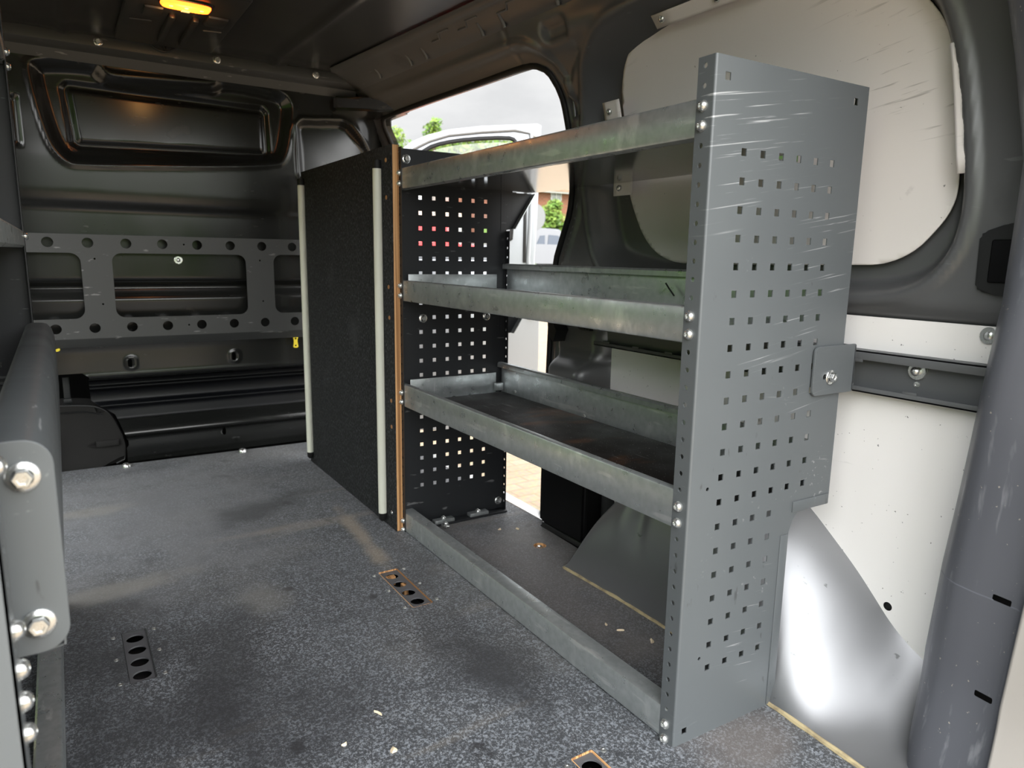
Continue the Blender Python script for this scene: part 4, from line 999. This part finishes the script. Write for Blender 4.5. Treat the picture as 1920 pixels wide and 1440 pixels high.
# vehicles
def car(name, loc, label, body, cab, wins, width, paint, wheels, wr=.33):
    t = empty(name, loc, label, 'car')
    b = MB(); b.prism(chaikin(body, 1), 1, 0, width); bmesh.ops.bevel(b.bm, geom=[e for e in b.bm.edges if abs(e.verts[0].co.y - e.verts[1].co.y) < 1e-6], offset=.05, segments=3, affect='EDGES'); b.build('body', paint, t)
    b = MB(); b.prism(chaikin(cab, 1), 1, .10, width - .10); bmesh.ops.bevel(b.bm, geom=[e for e in b.bm.edges if abs(e.verts[0].co.y - e.verts[1].co.y) < 1e-6], offset=.06, segments=3, affect='EDGES'); b.build('cabin', paint, t)
    for wpts in wins:
        b = MB(); b.prism(wpts, 1, .085, .12); b.build('side_window', M['window_glass'], t)
    for wx in wheels:
        b = MB(); b.lathe([(0, 0), (wr * .62, 0), (wr * .66, .03), (wr * .96, .0), (wr, .05), (wr, .2), (0, .2)], 28, T(wx, .18, wr) @ Matrix.Rotation(math.pi / 2, 4, 'X')); w = b.build('wheel', M['rubber'], t)
        b = MB(); b.lathe([(0, .005), (wr * .60, .005), (wr * .62, -.01), (0, -.02)], 20, T(wx, .18, wr) @ Matrix.Rotation(math.pi / 2, 4, 'X')); b.build('hub', M['zinc'], w)
        d2 = dup(w); d2.location = (0, width - .2, 0)
    return t
pz = float(ground_z(np.array(20.))) 
car('pickup_truck', (10.62, 19.6, pz), 'silver pickup truck parked in front of the lawn, seen past the open door', [(0, .45), (5.2, .45), (5.25, 1.05), (3.6, 1.12), (0, 1.10)],
    [(1.2, 1.05), (3.95, 1.05), (3.75, 1.58), (3.55, 1.66), (2.1, 1.66)], [[(2.62, 1.08), (2.98, 1.08), (2.98, 1.42), (2.78, 1.40)], [(3.10, 1.06), (3.74, 1.02), (3.66, 1.36), (3.54, 1.42), (3.14, 1.44)]], 1.85, M['truck_silver'], (.95, 4.2), .38)
rz = float(ground_z(np.array(10.)))
car('red_car', (3.0, 10.0, rz), 'red car standing outside, seen only through the holes of the far end panel', [(0, .30), (3.1, .30), (3.12, 1.0), (2.2, 1.28), (.2, 1.28)],
    [(.3, 1.2), (2.3, 1.2), (1.9, 1.58), (.6, 1.58)], [[(.6, 1.28), (1.2, 1.28), (1.2, 1.5), (.75, 1.5)]], 1.7, M['red_paint'], (.6, 2.5), .30)
# hedges to the left of and behind the van (mirrored in the metal)
def hedge(name, a, b_, h, th, label, seed):
    a = Vector(a); b_ = Vector(b_); d = b_ - a; ln_ = d.length; d.normalize(); nrm = Vector((-d.y, d.x))
    def pos(U, V):
        prof = np.clip(np.minimum(U * 1.0, ln_ - U) / .4, 0, 1) ** .5
        s1 = V; ang_ = (s1 - .5) * math.pi
        px = np.sin(ang_); off = th * np.sign(px) * np.abs(px) ** .5; hh = h * np.abs(np.cos(ang_)) ** .35 * prof
        wob = np.vectorize(lambda u, v: .16 * mnoise((u * 1.3 + seed, v * 7, 0)) + .07 * mnoise((u * 5, v * 22, seed)))(U, V)
        return a.x + d.x * U + nrm.x * (off + wob), a.y + d.y * U + nrm.y * (off + wob), -.56 + np.maximum(hh * (1 + wob * .5), 0)
    me = hfield(name, np.linspace(0, ln_, int(ln_ * 6)), np.linspace(0, 1, 41), pos); o = link(name, me, M['hedge'])
    tag(o, label, 'hedge')
hedge('hedge', (-6.5, -6), (-6.5, 12), 3.0, .8, 'clipped green hedge along the left side outside the van', 2.)
hedge('hedge', (9, -11), (-4, -11), 2.6, .9, 'green hedge across the yard behind the van', 5.)
